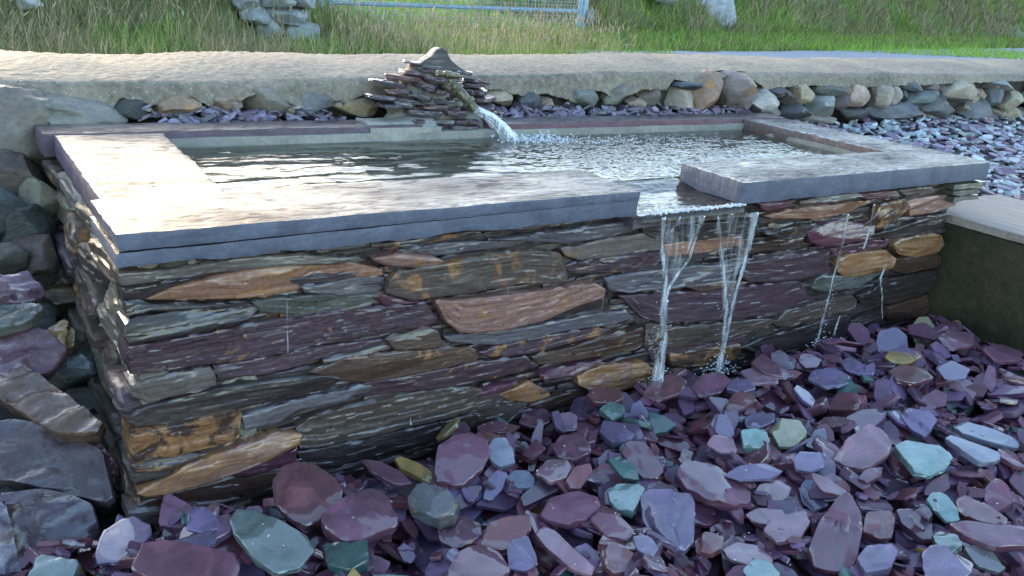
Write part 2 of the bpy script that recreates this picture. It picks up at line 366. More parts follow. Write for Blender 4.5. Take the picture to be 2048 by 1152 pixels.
# rubble core behind the facing stones
V, F = join(rough_box(.06, 1.28, .065, .25, -.12, .548, step=.02, amp=.022, seed=2), rough_box(1.28, 1.71, .065, .25, -.12, .497, step=.02, amp=.02, seed=2), rough_box(1.71, 2.95, .065, .25, -.12, .548, step=.02, amp=.022, seed=2),
            rough_box(2.82, 2.95, .255, 1.03, -.12, .548, step=.05, amp=.01), rough_box(.06, 2.9, 1.0, 1.05, -.12, .548, step=.05, amp=.01))
child_at("rubble_core", V, F, M_core, trough)
V, F = rough_box(.05, .26, .06, 1.03, -.12, .552, step=.009, amp=.022, seed=22, fq=26); child_at("mortar_core", V, F, M_mortar, trough)

def facing(top, bot, N, prot, depth=.11, rid=.004, seed=0., fall=.004, jag=.002):
    """one walling stone: rows of 3-D points along its upper and lower edge, an outward normal, a face split into thin broken layers and flat facets"""
    top = np.array(top, float); bot = np.array(bot, float); N = np.array(N, float); n = len(top); rs = random.Random(int(seed*10))
    hs = np.linalg.norm(top-bot, axis=1); L = np.concatenate([[0], np.cumsum(np.linalg.norm(np.diff((top+bot)/2, axis=0), axis=1))]); LL = L[-1]
    nv = int(max(6, min(32, hs.max()/.0026))); V = []; F = []; lt = rs.uniform(.008, .02); slant = rs.uniform(-.05, .05)
    pls = [(rs.uniform(0, LL), rs.uniform(0, hs.max()), rs.uniform(-.10, .10), rs.uniform(-.35, .35), rs.uniform(-.003, .004)) for _ in range(max(3, int(LL/.07)))]
    for i in range(n):
        l = L[i]; h = hs[i]
        ju = .0035*round(2.5*nz(l*26+seed, 3))/1.5; jl = .0035*round(2.5*nz(l*24+seed, 8))/1.5
        for j in range(nv+1):
            v = j/nv; p = bot[i]*(1-v)+top[i]*v; z = v*h
            e = min(z, h-z, l+.001, LL-l+.001)/fall; e = min(1, max(0, e))
            fac = min(o+(l-a)*ka+(z-c)*kc for a, c, ka, kc, o in pls)
            fac = max(-.012, min(.008, fac))
            k = math.floor((z+slant*l+.003*nz(l*7, seed))/lt+.5*nz(l*3, seed+2)); st = round(2.2*nz(l*9+k*17.3+seed, k*3.1))/2.2*rid*2.2 + rid*.9*nz(k*5.7+seed, 1.3)
            mic = rid*.1*nz(l*12+seed, z*520)+.0007*nz(l*70, z*160, seed)
            d = prot + fac + st + mic - fall*(1-e)**1.5
            V.append(p+N*d+np.array((0, 0, (ju if j == nv else jl if j == 0 else 0))))
    w = nv+1
    for i in range(n-1):
        for j in range(nv):
            a = i*w+j; F.append((a, a+w, a+w+1, a+1))
    rim = [i*w for i in range(n)]+[(n-1)*w+j for j in range(1, w)]+[i*w+nv for i in range(n-2, -1, -1)]+[j for j in range(nv-1, 0, -1)]
    b = len(V)
    for k in rim: V.append(np.array(V[k])-N*(depth+prot))
    m = len(rim)
    for k in range(m): F.append((rim[k], b+k, b+(k+1) % m, rim[(k+1) % m]))
    F.append(tuple(b+k for k in range(m)))
    return V, F
def poly_rows(P, grow=2.0, step=5):
    P = np.array(P, float); c = P.mean(0); d = P-c; P = P+d/np.maximum(1, np.linalg.norm(d, axis=1))[:, None]*grow
    x0, x1 = P[:, 0].min()+.6, P[:, 0].max()-.6; n = max(6, int((x1-x0)/step)); xsn = np.linspace(x0, x1, n); out = []
    for x in xsn:
        ysx = []
        for i in range(len(P)):
            (ax, ay), (bx, by) = P[i], P[(i+1) % len(P)]
            if (ax-x)*(bx-x) <= 0 and ax != bx: ysx.append(ay+(by-ay)*(x-ax)/(bx-ax))
        out.append((x, min(ysx), max(max(ysx), min(ysx)+1.5)))
    return out
DK = (.034, .028, .026); BR = (.06, .038, .027); PB = (.055, .034, .042); GB = (.085, .083, .09); GY = (.105, .095, .082); OL = (.068, .055, .044)
PK = (.22, .13, .1); OR = (.21, .12, .075); MU = (.24, .15, .07); GN = (.07, .08, .066); PL = (.085, .034, .05)
WALL = [  # colour, rust share, protrusion mm, pixel outline
(GY,.1,6,"238,548 345,541 470,520 600,508 690,512 690,525 560,535 440,548 350,560 300,570 245,577"),
(DK,.1,2,"245,577 350,562 400,556 345,577 290,602 250,600"),
(OR,.55,8,"285,602 345,577 430,553 560,533 690,523 765,540 770,552 690,560 620,567 600,582 560,590 480,600 380,603"),
(GB,.0,4,"600,570 640,568 730,552 772,558 770,580 755,590 690,592 610,585"),
(GN,.0,8,"505,604 560,595 640,588 690,592 755,590 740,605 640,630 600,632 520,625"),
(DK,.1,10,"250,602 290,606 470,606 500,603 400,616 300,622 255,636"),
(DK,.1,14,"248,650 262,640 300,628 490,603 505,612 512,620 495,640 400,660 300,678 255,684 245,668"),
(PB,.22,12,"253,692 300,684 400,668 500,650 560,640 680,622 850,606 880,642 870,652 760,672 640,692 500,720 400,732 320,747 262,750 252,720"),
(PL,.0,4,"755,592 775,588 818,602 850,604 800,614 770,614"),
(OL,.42,22,"775,560 800,540 840,532 930,520 970,507 1060,498 1115,503 1130,530 1132,556 1105,567 1040,567 1000,575 900,590 830,600 790,592 772,585"),
(PK,.3,10,"745,517 800,506 870,512 885,522 870,530 800,533 775,530"),
(GB,.0,3,"800,502 900,487 1040,480 1100,482 1090,490 960,504 880,514 810,510"),
(GB,.0,12,"980,480 1040,470 1150,458 1250,445 1278,448 1275,462 1190,480 1130,487 1080,484"),
(GY,.15,10,"1122,497 1200,482 1290,467 1325,472 1325,500 1220,515 1160,520 1130,512"),
(PB,.35,6,"1130,532 1180,520 1320,502 1330,520 1300,535 1220,547 1160,550 1140,547"),
(PK,.38,26,"870,602 880,596 900,600 1000,590 1100,577 1180,562 1203,575 1198,592 1150,610 1080,640 1000,658 950,664 920,662 890,642"),
(GB,.05,14,"890,674 930,667 1040,657 1130,640 1190,627 1250,622 1264,638 1230,650 1120,664 1080,674 1000,690 950,690 900,684"),
(PB,.5,6,"955,702 1000,692 1090,674 1200,657 1220,662 1200,674 1120,695 1060,710 1010,714 970,710"),
(BR,.3,12,"1065,714 1130,700 1215,667 1283,655 1287,690 1270,700 1190,715 1120,727 1080,730"),
(BR,.1,6,"770,677 860,654 875,662 885,690 850,698 790,700"),
(BR,.4,10,"620,745 690,714 800,703 940,695 960,703 955,724 880,742 790,760 740,767 690,764"),
(GY,.3,8,"262,772 300,757 420,732 430,753 430,770 370,785 300,805 268,797"),
(PB,.1,4,"430,735 500,724 640,697 750,682 785,677 775,694 640,722 600,737 540,752 440,762"),
(DK,.08,12,"262,832 300,812 420,782 560,757 640,747 690,757 650,785 560,802 480,817 420,834 340,850 275,857 258,847"),
(BR,.75,18,"258,862 330,850 400,834 470,820 482,827 477,870 460,885 400,900 330,914 270,922 258,905"),
(OL,.6,8,"265,932 330,918 400,905 395,922 330,940 275,947"),
(OR,.6,16,"275,987 330,957 400,920 500,882 560,864 600,866 598,886 540,912 470,940 400,968 330,990 290,994"),
(PL,.0,6,"470,950 540,917 592,890 588,925 540,942 480,957"),
(BR,.2,8,"270,1015 300,1000 400,974 470,957 560,945 580,950 545,975 510,992 440,1002 340,1014"),
(GY,.2,8,"255,1018 340,1012 440,1002 480,998 400,1025 330,1045 280,1052 255,1040"),
(GB,.1,5,"485,832 560,808 660,785 740,768 750,778 700,795 690,805 600,820 560,845 490,862 500,845"),
(OL,.2,12,"595,860 620,835 700,812 760,802 850,782 940,775 1000,790 985,812 900,838 760,868 650,895 597,898"),
(DK,.15,10,"597,905 650,895 760,872 900,842 985,818 1000,835 975,850 900,875 850,893 760,910 680,935 610,938"),
(PB,.2,9,"700,775 760,762 880,742 960,725 1050,714 1067,725 1060,740 1000,757 900,777 800,787 720,797"),
(PL,.1,8,"1075,744 1130,735 1205,720 1200,728 1140,750 1085,757"),
(OR,.7,16,"1155,752 1200,732 1290,725 1303,740 1295,765 1230,777 1180,780 1155,768"),
(OR,.7,6,"1000,792 1060,765 1100,785 1105,797 1060,807 1020,802"),
(PL,.0,6,"945,792 990,772 1037,762 1015,780 960,794"),
(OL,.1,4,"940,840 950,817 1000,805 1060,810 1020,845 960,862"),
(BR,.3,5,"1060,810 1110,792 1160,782 1205,780 1180,802 1100,822"),
(PL,.0,10,"1515,404 1575,400 1577,410 1530,422 1520,417"),
(OR,.3,10,"1530,432 1600,417 1720,402 1742,405 1700,425 1640,438 1545,438"),
(PL,.0,12,"1722,388 1790,380 1797,392 1760,398 1725,398"),
(GY,.0,10,"1800,381 1860,372 1867,385 1815,393"),
(BR,.6,20,"1722,454 1760,410 1810,397 1817,415 1790,440 1760,454"),
(PK,.4,14,"1815,402 1870,391 1905,390 1912,410 1870,425 1820,432"),
(DK,.0,6,"1750,470 1830,447 1900,427 1892,450 1880,462 1780,480"),
(DK,.35,10,"1530,467 1600,450 1640,447 1660,460 1620,470 1560,480"),
(PL,.1,14,"1612,462 1650,447 1680,442 1745,450 1740,470 1690,484 1640,492 1615,482"),
(MU,.75,18,"1782,487 1800,478 1850,470 1880,468 1887,490 1875,505 1830,514 1790,507"),
(MU,.8,20,"1675,522 1700,508 1770,500 1784,515 1777,535 1720,550 1690,554 1675,542"),
(PL,.0,8,"1660,497 1740,482 1782,480 1770,497 1690,508 1665,510"),
(BR,.2,12,"1785,517 1840,512 1875,508 1885,520 1877,535 1810,547 1785,542"),
(GN,.05,16,"1628,562 1640,552 1700,550 1765,545 1720,570 1650,582 1625,577"),
(DK,.0,16,"1713,590 1780,560 1872,540 1875,565 1865,580 1780,607 1730,607 1715,602"),
(PB,.0,12,"1480,527 1530,520 1600,507 1662,497 1657,547 1610,557 1560,564 1500,564 1480,552"),
(BR,.3,8,"1480,492 1560,477 1612,467 1610,485 1560,499 1490,510"),
(OR,.5,8,"1330,490 1400,482 1480,472 1490,490 1420,505 1340,515"),
(GB,.0,12,"1213,557 1260,547 1380,533 1480,527 1485,547 1440,565 1350,577 1260,587 1220,582"),
(PB,.05,14,"1240,592 1300,588 1400,583 1500,572 1600,562 1622,600 1560,627 1480,637 1400,642 1320,647 1280,632"),
(BR,.1,4,"1370,572 1440,562 1500,564 1490,574 1400,584"),
(OL,.2,12,"1300,667 1360,652 1440,647 1545,637 1552,647 1500,667 1440,682 1350,697 1305,692"),
(OL,.1,14,"1548,642 1570,620 1650,602 1700,588 1713,600 1707,620 1640,637 1580,654 1550,652"),
(DK,.0,10,"1485,697 1540,672 1600,657 1700,630 1702,660 1690,674 1620,692 1550,707 1520,710"),
(DK,.1,10,"1702,642 1770,615 1770,650 1720,667 1702,662"),
(BR,.2,10,"1772,614 1857,592 1860,615 1850,632 1775,640"),
(BR,.55,14,"1340,712 1400,700 1480,688 1484,715 1430,732 1370,737 1345,732"),
(OL,.1,8,"1292,657 1300,650 1345,650 1342,665 1300,700 1290,692"),
(DK,.1,10,"1290,455 1330,450 1420,445 1515,440 1520,455 1490,470 1400,482 1330,488 1290,470"),
(GY,.15,10,"1640,392 1710,382 1718,392 1660,402 1600,408 1600,402"),
(DK,.1,3,"1120,585 1210,570 1215,590 1225,620 1150,640 1100,640"),
(PB,.1,4,"1300,700 1440,684 1500,670 1490,688 1340,712 1310,725"),
]
# thin slivers pinned between the big stones, a little further back
SL = []; sr_ = random.Random(17); z = -.05; k = 0
while z < .545:
    h = sr_.uniform(.010, .022); x = sr_.uniform(.03, .1)
    while x < 2.93:
        l = sr_.uniform(.08, .34); xb = min(2.97, x+l); n = max(6, int(l/.012)); u = np.linspace(0, 1, n); sl = sr_.uniform(-.006, .01); tp = sr_.uniform(.4, 1)
        if not (1.25 < (x+xb)/2 < 1.74 and z > .47):
            top = [(x+(xb-x)*t, .048, z+h*.5+h*.5*(tp+(1-tp)*math.sin(math.pi*t))+sl*t) for t in u]; bot = [(x+(xb-x)*t, .048, z+h*.5-h*.5*(tp+(1-tp)*math.sin(math.pi*t))+sl*t) for t in u]
            SL.append(facing(top, bot, (0, -1, 0), sr_.uniform(-.006, .009), depth=.03, seed=900+k*1.7, rid=.0015, fall=.003)); k += 1
        x = xb+sr_.uniform(.002, .012)
    z += h+.001
V, F = join(*SL); child_at("stone_slivers", V, F, M_wall, trough, (.048, .034, .034, .28), sharp=28, kind='stuff')
for ci, (c, rust, pr, s) in enumerate(WALL):
    P = [tuple(map(float, q.split(','))) for q in s.split()]
    rows = poly_rows(P, 1.6); y0 = .035
    top = [on(1, y0, x, a) for x, a, b in rows]; bot = [on(1, y0, x, b) for x, a, b in rows]
    fl = (ci*37 % 10)/10; V, F = facing(top, bot, (0, -1, 0), pr/1000*.9, depth=.06, seed=ci*7.3, rid=.0006+.0034*fl)
    j = random.uniform(.85, 1.15)
    child_at("stone", V, F, M_wall, trough, (c[0]*j*1.02, c[1]*j*.89, c[2]*j*.9, rust), sharp=28)
# right-end stack that sticks out beyond the wall, seen under the coping end
for k, (zz, hh, xe) in enumerate(((.535, .02, 3.09), (.51, .02, 3.04), (.485, .022, 3.07))):
    V, F = rough_box(2.86+.01*k, xe, .0, .3, zz-hh/2, zz+hh/2, step=.012, amp=.008, seed=k*5, edge=.003); child_at("stone", V, F, M_wall, trough, ((.08, .085, .07, .15)[0], .085, .07, .15), sharp=30)
# the left end wall: stones seen edge on, bedded in pale mortar
rs = random.Random(5); z = -.06; k = 0
while z < .545:
    h = rs.uniform(.06, .11); h = min(h, .55-z); y = rs.uniform(.035, .06)
    while y < 1.0:
        l = rs.uniform(.12, .34); yb = min(1.04, y+l); n = max(5, int(l/.012))
        u = np.linspace(0, 1, n); tap = .012*rs.random(); sl = rs.uniform(-.03, .03)
        bulge = lambda t: .35+.65*math.sin(math.pi*min(1, max(0, t)))**.5
        top = [(.03, yb-(yb-y)*t, z+h*.5+h*.5*bulge(t)*.92+sl*(t-.5)) for t in u]; bot = [(.03, yb-(yb-y)*t, z+h*.5-h*.5*bulge(t)*.9+sl*(t-.5)) for t in u]
        c = rs.choice([BR, BR, DK, GY, PB, OL, (.12, .1, .07), (.1, .085, .065)]); V, F = facing(top, bot, (-1, 0, 0), rs.uniform(.006, .034), depth=.04, seed=k*3.1+50, fall=.008)
        if k < 60: child_at("stone", V, F, M_rough, trough, (*c, rs.choice([0, .1, .2, .55])), sharp=30)
        k += 1; y = yb+rs.uniform(.006, .03)
    z += h+rs.uniform(.004, .014)

# ------------------------------------------------------------------ water in the basin, over the sill
LAND = np.array((1.47, .88))
def wave(x, y):
    dx, dy = x-LAND[0], y-LAND[1]; r = math.hypot(dx, dy*1.3)
    near = math.exp(-r*1.7)*(1 if dx > 0 else .55)+(.30 if x > 1.5 else .0)+.25*max(0, min(1, (x-1.1)/.5))
    calm = nz(x*5.5+.6*nz(x*3, y*3), y*17, 2)*.0040+nz(x*16, y*40, 5)*.0008
    chop = nz(x*42, y*55, 9)*.0030+nz(x*85, y*95, 3)*.0014
    ring = .0012*math.sin(r*70)*math.exp(-r*1.5)
    return calm+chop*near+ring*(.6 if dx < 0 else .2)
WL = .5725; V = []; F = []; nx_, ny_ = 520, 150
for j in range(ny_+1):
    for i in range(nx_+1):
        x = .305+(2.77-.305)*i/nx_; y = .275+(.945-.275)*j/ny_
        e = min((y-.275)/.03, (.945-y)/.03, (x-.305)/.03, (2.77-x)/.03, 1)
        V.append((x, y, WL+wave(x, y)*(.4+.6*e)))
F = [(j*(nx_+1)+i, j*(nx_+1)+i+1, (j+1)*(nx_+1)+i+1, (j+1)*(nx_+1)+i) for j in range(ny_) for i in range(nx_)]
obj("water", mesh("water", V, F), M_water, kind='structure')
V = []; nx_, ny_ = 90, 64          # the sheet that slides over the spillway and curls off its lip
for j in range(ny_+1):
    for i in range(nx_+1):
        x = 1.292+.402*i/nx_; t = j/ny_
        if t < .82: y = .285-(.285+.008)*t/.82; zz = WL-.017*min(1, t/.3)-.003*t
        else:
            a = (t-.82)/.18; y = -.008-.012*math.sin(a*1.5); zz = WL-.0195-.022*a**1.6
        zz += .0016*nz(x*14+t*6, y*60, 3)+.0008*nz(x*60, y*30)+(.003*abs(nz(x*50, 7)) if t > .85 else 0)
        if t > .9: zz -= .012*max(0, nz(x*35, 3))*(t-.9)/.1
        V.append((x, y, zz))
F = [(j*(nx_+1)+i, (j+1)*(nx_+1)+i, (j+1)*(nx_+1)+i+1, j*(nx_+1)+i+1) for j in range(ny_) for i in range(nx_)]
obj("spillway_water", mesh("spillwater", V, F), M_water, kind='structure')

def tube(paths, seed=0., n=10, flat=.6, jit=.35, depthdir=(0, -1, 0), lf=.35):
    """flowing strand: [(3-D point, radius)...]"""
    pts = [np.array(p, float) for p, r in paths]; rr = [r for p, r in paths]
    t = np.linspace(0, len(pts)-1, max(12, int(sum(np.linalg.norm(np.diff(pts, axis=0), axis=1))/.006)))
    P = np.array([np.interp(t, range(len(pts)), [p[k] for p in pts]) for k in range(3)]).T; R_ = np.interp(t, range(len(rr)), rr)
    for i in range(len(P)): P[i, 0] += .004*nz(i*.11, seed)+.0015*nz(i*.4, seed)
    V = []; F = []; Dv = np.array(depthdir, float)
    for i in range(len(P)):
        T = P[min(i+1, len(P)-1)]-P[max(i-1, 0)]; T /= np.linalg.norm(T); S = np.cross(T, Dv); S /= np.linalg.norm(S); B = np.cross(S, T)
        tw = .5*nz(i*.15, seed)
        for k in range(n):
            a = 2*math.pi*k/n+tw; r = R_[i]*(1+jit*nz(i*lf+seed, math.cos(a)*(1.5 if lf > .1 else 4), math.sin(a)*(1.5 if lf > .1 else 4))+.25*jit*nz(i*lf*3+seed, k))
            V.append(P[i]+S*r*math.cos(a)+B*r*flat*math.sin(a))
    for i in range(len(P)-1):
        for k in range(n): F.append((i*n+k, i*n+(k+1) % n, (i+1)*n+(k+1) % n, (i+1)*n+k))
    F.append(tuple(range(n-1, -1, -1))); b = (len(P)-1)*n; F.append(tuple(b+k for k in range(n)))
    return V, F
def strand(pp, y0, y1, r0, r1, seed=0, **kw):
    n = len(pp); out = []
    for i, q in enumerate(pp):
        t = i/(n-1); out.append((on(1, y0+(y1-y0)*t, *q[:2]), q[2]/820 if len(q) > 2 else r0+(r1-r0)*t))
    return tube(out, seed, **kw)
def fall(label, parts, mat=M_fall, loc=None):
    V, F = join(*parts); v, c = centred(V); o = obj("water_fall", mesh("fall", v, F), mat, loc=tuple(c)); o['label'] = label; o['category'] = "falling water"; return o
fr = random.Random(3)
def veil(parent, top, bot, seed):
    """thin see-through film of water between the strands"""
    V = []; nx_, ny_ = 24, 26; sr = range(len(top))
    for j in range(ny_+1):
        for i in range(nx_+1):
            s = i/nx_*(len(top)-1); t = j/ny_; a = np.array([np.interp(s, sr, [q[k] for q in top]) for k in (0, 1)]); b = np.array([np.interp(s, sr, [q[k] for q in bot]) for k in (0, 1)]); q = a*(1-t)+b*t
            V.append(on(1, -.02-.02*t+.004*nz(i*.6, j*.2, seed), *q))
    F = [(j*(nx_+1)+i, (j+1)*(nx_+1)+i, (j+1)*(nx_+1)+i+1, j*(nx_+1)+i+1) for j in range(ny_) for i in range(nx_)]
    v, c = centred(V); obj("water_veil", mesh("veil", v, F), M_veil, parent, loc=tuple(c-np.array(parent.location)))
def wisps(xa, xb, n, l0, l1, s):
    out = []
    for i in range(n):
        x = xa+(xb-xa)*(i+.5*fr.random())/n; yb = 444-(x-1290)*.065; l = l0+(l1-l0)*fr.random()**2.5; lean = fr.uniform(-26, 2)
        out.append(strand([(x, yb-6), (x+lean*.3, yb+l*.4), (x+lean, yb+l)], -.02, -.024, fr.uniform(.0012, .003), .0006, s+i, n=6))
    return out
_p = fall("left braided strand of water pouring off the spillway lip onto plum slates", [
    strand([(1326, 436, 8), (1325, 500, 7), (1331, 560, 6), (1326, 620, 9), (1328, 680, 11), (1312, 765, 16)], -.022, -.06, .007, .01, 1),
    strand([(1408, 431, 5), (1376, 520, 4.5), (1340, 572, 5), (1330, 600, 5)], -.022, -.04, .005, .005, 2),
    strand([(1334, 600, 5), (1330, 680, 6), (1322, 765, 7)], -.045, -.075, .005, .005, 3)]+wisps(1322, 1410, 3, 30, 90, 10))
veil(_p, [(1322, 437), (1352, 435), (1380, 433), (1410, 431)], [(1327, 560), (1332, 566), (1338, 570), (1343, 574)], 1)
_p = fall("right V shaped strands of water falling from the spillway corner", [
    strand([(1436, 432, 3), (1450, 560, 4.5), (1453, 620, 5.5), (1446, 690, 7), (1436, 745, 10)], -.022, -.06, .004, .006, 21),
    strand([(1513, 424, 8), (1497, 500, 6), (1476, 570, 5.5), (1460, 640, 5.5), (1447, 700, 5), (1440, 745, 5)], -.022, -.06, .006, .006, 22)]+wisps(1425, 1512, 3, 25, 90, 40))
veil(_p, [(1432, 430), (1458, 428), (1485, 426), (1514, 424)], [(1448, 640), (1452, 645), (1456, 650), (1459, 650)], 2)

fall("thin broken trickle down the wall left of the two mustard stones", [
    strand([(1696, 428, 5), (1686, 480, 5), (1668, 555, 4.5), (1652, 618, 5), (1640, 660, 5), (1630, 695, 5)], -.012, -.03, .004, .005, 61),
    strand([(1680, 632, 3), (1668, 668, 5), (1658, 695, 5)], -.02, -.03, .004, .005, 62)])
fall("small trickle above the mustard coloured wall stones", [strand([(1748, 408, 4), (1742, 450, 3), (1727, 498, 4.5)], -.012, -.02, .004, .004, 71)])
fall("small trickle dropping right of the lower mustard coloured stone", [strand([(1772, 528, 3), (1762, 555, 4.5), (1764, 600, 2.5), (1765, 640, 1.5)], -.02, -.02, .004, .004, 72)])
fall("thin drip line down the dark stones near the left end", [strand([(573, 600, 1.4), (574, 650, .8), (576, 706, 1.3)], -.016, -.018, .002, .002, 81)], M_veil)
fall("short drip below the ridged grey stone in the middle", [strand([(820, 822, 1), (822, 850, 1.8)], -.016, -.018, .002, .002, 84)])
# the foam: bubbles and spray where water lands
def ico(r, c, sub=0):
    t = (1+5**.5)/2; v = np.array([(-1, t, 0), (1, t, 0), (-1, -t, 0), (1, -t, 0), (0, -1, t), (0, 1, t), (0, -1, -t), (0, 1, -t), (t, 0, -1), (t, 0, 1), (-t, 0, -1), (-t, 0, 1)], float); v /= np.linalg.norm(v[0])
    f = [(0, 11, 5), (0, 5, 1), (0, 1, 7), (0, 7, 10), (0, 10, 11), (1, 5, 9), (5, 11, 4), (11, 10, 2), (10, 7, 6), (7, 1, 8), (3, 9, 4), (3, 4, 2), (3, 2, 6), (3, 6, 8), (3, 8, 9), (4, 9, 5), (2, 4, 11), (6, 2, 10), (8, 6, 7), (9, 8, 1)]
    v = v*r*np.array((1, 1, .75))+np.array(c)
    return v, f
L = []
for i in range(560):
    t = fr.random()**1.3; cx = 1.48+t*.85; sp = .035+.10*t; cy = .865-.10*t+fr.gauss(0, sp*.55)
    if cy > .935: cy = .935-fr.random()*.02
    if i < 330: cx = fr.gauss(1.56, .07); cy = min(.935, fr.gauss(.875, .035))
    r = fr.uniform(.0015, .0055)*(1.25-.75*t); L.append(ico(r, (cx, cy, WL+r*.2+.0015+(max(0, fr.gauss(.004, .006)) if i < 330 else 0))))
for i in range(170):
    t = fr.random()**.6; q = fr.choice([((1330, 560), (1310, 765)), ((1450, 560), (1438, 745)), ((1690, 470), (1635, 690))]); u = q[0][0]+(q[1][0]-q[0][0])*t+fr.gauss(0, 7); v = q[0][1]+(q[1][1]-q[0][1])*t
    L.append(ico(fr.uniform(.0008, .0024), tuple(on(1, -.04-.02*t+fr.gauss(0, .008), u, v))))
for (px, py, n, sprd) in ((1312, 765, 150, .035), (1438, 745, 120, .035), (1632, 692, 25, .02), (1658, 692, 14, .015)):
    c = on(2, .02, px, py)
    for i in range(n):
        L.append(ico(fr.uniform(.0012, .004), (c[0]+fr.gauss(0, sprd), min(-.012, c[1]+fr.gauss(0, sprd*.6)), .02+abs(fr.gauss(0, .022)))))
for i in range(520):
    x = 1.3+.4*fr.random()**.8; L.append(ico(fr.uniform(.0012, .0042), (x, -.004+fr.gauss(0, .006), WL-.0165+fr.uniform(-.001, .002))))
V, F = join(*L); obj("foam", mesh("foam", V, F), M_foam, kind='stuff')

# ================================================================== RETAINING WALL BEHIND
wall = thing("retaining_wall", "long boulder wall with rounded concrete capping behind the trough", "wall", (2, 1.5, 0))
LOW = [(-60, 214), (0, 212), (60, 214), (100, 203), (150, 194), (225, 216), (240, 196), (262, 200), (318, 212), (385, 192), (418, 213), (438, 200), (480, 200), (515, 184), (600, 214), (640, 192), (680, 206), (740, 185), (800, 200), (900, 190), (985, 178), (1045, 192), (1090, 186), (1150, 205), (1170, 178), (1205, 184), (1225, 200), (1290, 178), (1330, 180), (1345, 158), (1400, 170), (1450, 152), (1500, 156), (1530, 180), (1600, 170), (1650, 172), (1700, 175), (1800, 172), (1880, 168), (1990, 163), (2048, 162), (2150, 160)]
lowx = [on(1, 1.19, *p)[0] for p in LOW]; lowz = [on(1, 1.19, *p)[2] for p in LOW]
BK = [(-60, 98), (0, 99), (120, 104), (280, 107), (420, 104), (560, 103), (700, 108), (1000, 108), (1200, 106), (1400, 108), (1600, 115), (1800, 116), (2048, 119), (2200, 120)]
bkx = [on(1, 1.62, *p)[0] for p in BK]; bkz = [on(1, 1.62, *p)[2] for p in BK]
V = []; F = []; cx_ = np.concatenate([np.linspace(-3, -.3, 60), np.linspace(-.285, 4.2, 400), np.geomspace(4.22, 16, 300)]); nr = 34
for x in cx_:
    lo = float(np.interp(x, lowx, lowz)); zb = float(np.interp(x, bkx, bkz)); lo = min(lo, zb-.05)+.006*nz(x*70)+.005*nz(x*22, 4)
    lm = .012+float(np.interp(x, (-1, .6, 2.4, 6), (.665, .68, .735, .775)))
    for j in range(nr):
        t = j/(nr-1)
        if t < .15: s = t/.15; y = 1.215-.035*s; zz = lo+.001+.0*s            # underside lip
        elif t < .32: s = (t-.15)/.17; y = 1.18+.012*s*s+.012*s; zz = lo+(lm+.03-lo)*s**1.4
        elif t < .9: s = (t-.32)/.58; y = 1.204+(1.62-1.204)*s; zz = lm+.03+(zb-lm-.03)*(1-(1-s)**1.9)
        else: s = (t-.9)/.1; y = 1.62+.08*s; zz = zb-.03*s-.3*s*s
        m = 1 if .2 < t < .95 else .4
        zz += m*(.006*fbm(x*2.5, y*2.5, 1, 2)+.003*nz(x*44, y*44, 2)+.0028*nz(x*105, y*105, 2))
        y += (.006*nz(x*30, zz*30, 6)+.006*nz(x*70, zz*50, 6)) if t < .35 else 0
        V.append((x, y, zz))
F = [(i*nr+j, (i+1)*nr+j, (i+1)*nr+j+1, i*nr+j+1) for i in range(len(cx_)-1) for j in range(nr-1)]
child_at("concrete_cap", V, F, M_concrete, wall, sharp=None)
V, F = rough_box(-3, 16, 1.235, 1.7, -.3, .60, step=.05, amp=.03, seed=8); child_at("rubble_core", V, F, M_core, wall)
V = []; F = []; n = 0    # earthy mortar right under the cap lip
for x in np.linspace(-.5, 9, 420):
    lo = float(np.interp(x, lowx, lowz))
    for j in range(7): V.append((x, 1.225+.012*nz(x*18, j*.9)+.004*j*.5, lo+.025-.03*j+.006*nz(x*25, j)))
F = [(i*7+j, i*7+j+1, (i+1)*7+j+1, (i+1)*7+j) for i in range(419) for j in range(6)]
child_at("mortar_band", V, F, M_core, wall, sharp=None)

def boulder(w, d, h, seed, power=2.6, facets=5, sub=24, ang=0.):
    V = []; F = []; rs = random.Random(seed*13+1); pl = []
    for _ in range(facets):
        a = Vector((rs.uniform(-1, 1), rs.uniform(-1.4, .2), rs.uniform(-1, 1))).normalized(); pl.append((np.array(a), rs.uniform(.62, .92)))
    nu, nv = sub*2, sub
    for j in range(nv+1):
        th = math.pi*j/nv
        for i in range(nu):
            ph = 2*math.pi*i/nu; n_ = np.array((math.sin(th)*math.cos(ph), math.sin(th)*math.sin(ph), math.cos(th)))
            r = 1/((abs(n_)**power).sum()**(1/power)); p = n_*r*(1+.2*fbm(n_[0]*1.3+seed*3.7, n_[1]*1.3, n_[2]*1.3, 3))
            for a, dd in pl:
                k = p@a-dd
                if k > 0: p = p-a*k*.95
            p = p*(1+.025*nz(n_[0]*7+seed, n_[1]*7, n_[2]*7))
            x, y, zz = p[0]*w/2, p[1]*d/2, p[2]*h/2
            ca, sa = math.cos(ang), math.sin(ang); V.append((x*ca-zz*sa, y, x*sa+zz*ca))
    for j in range(nv):
        for i in range(nu): F.append((j*nu+i, (j+1)*nu+i, (j+1)*nu+(i+1) % nu, j*nu+(i+1) % nu))
    return V, F
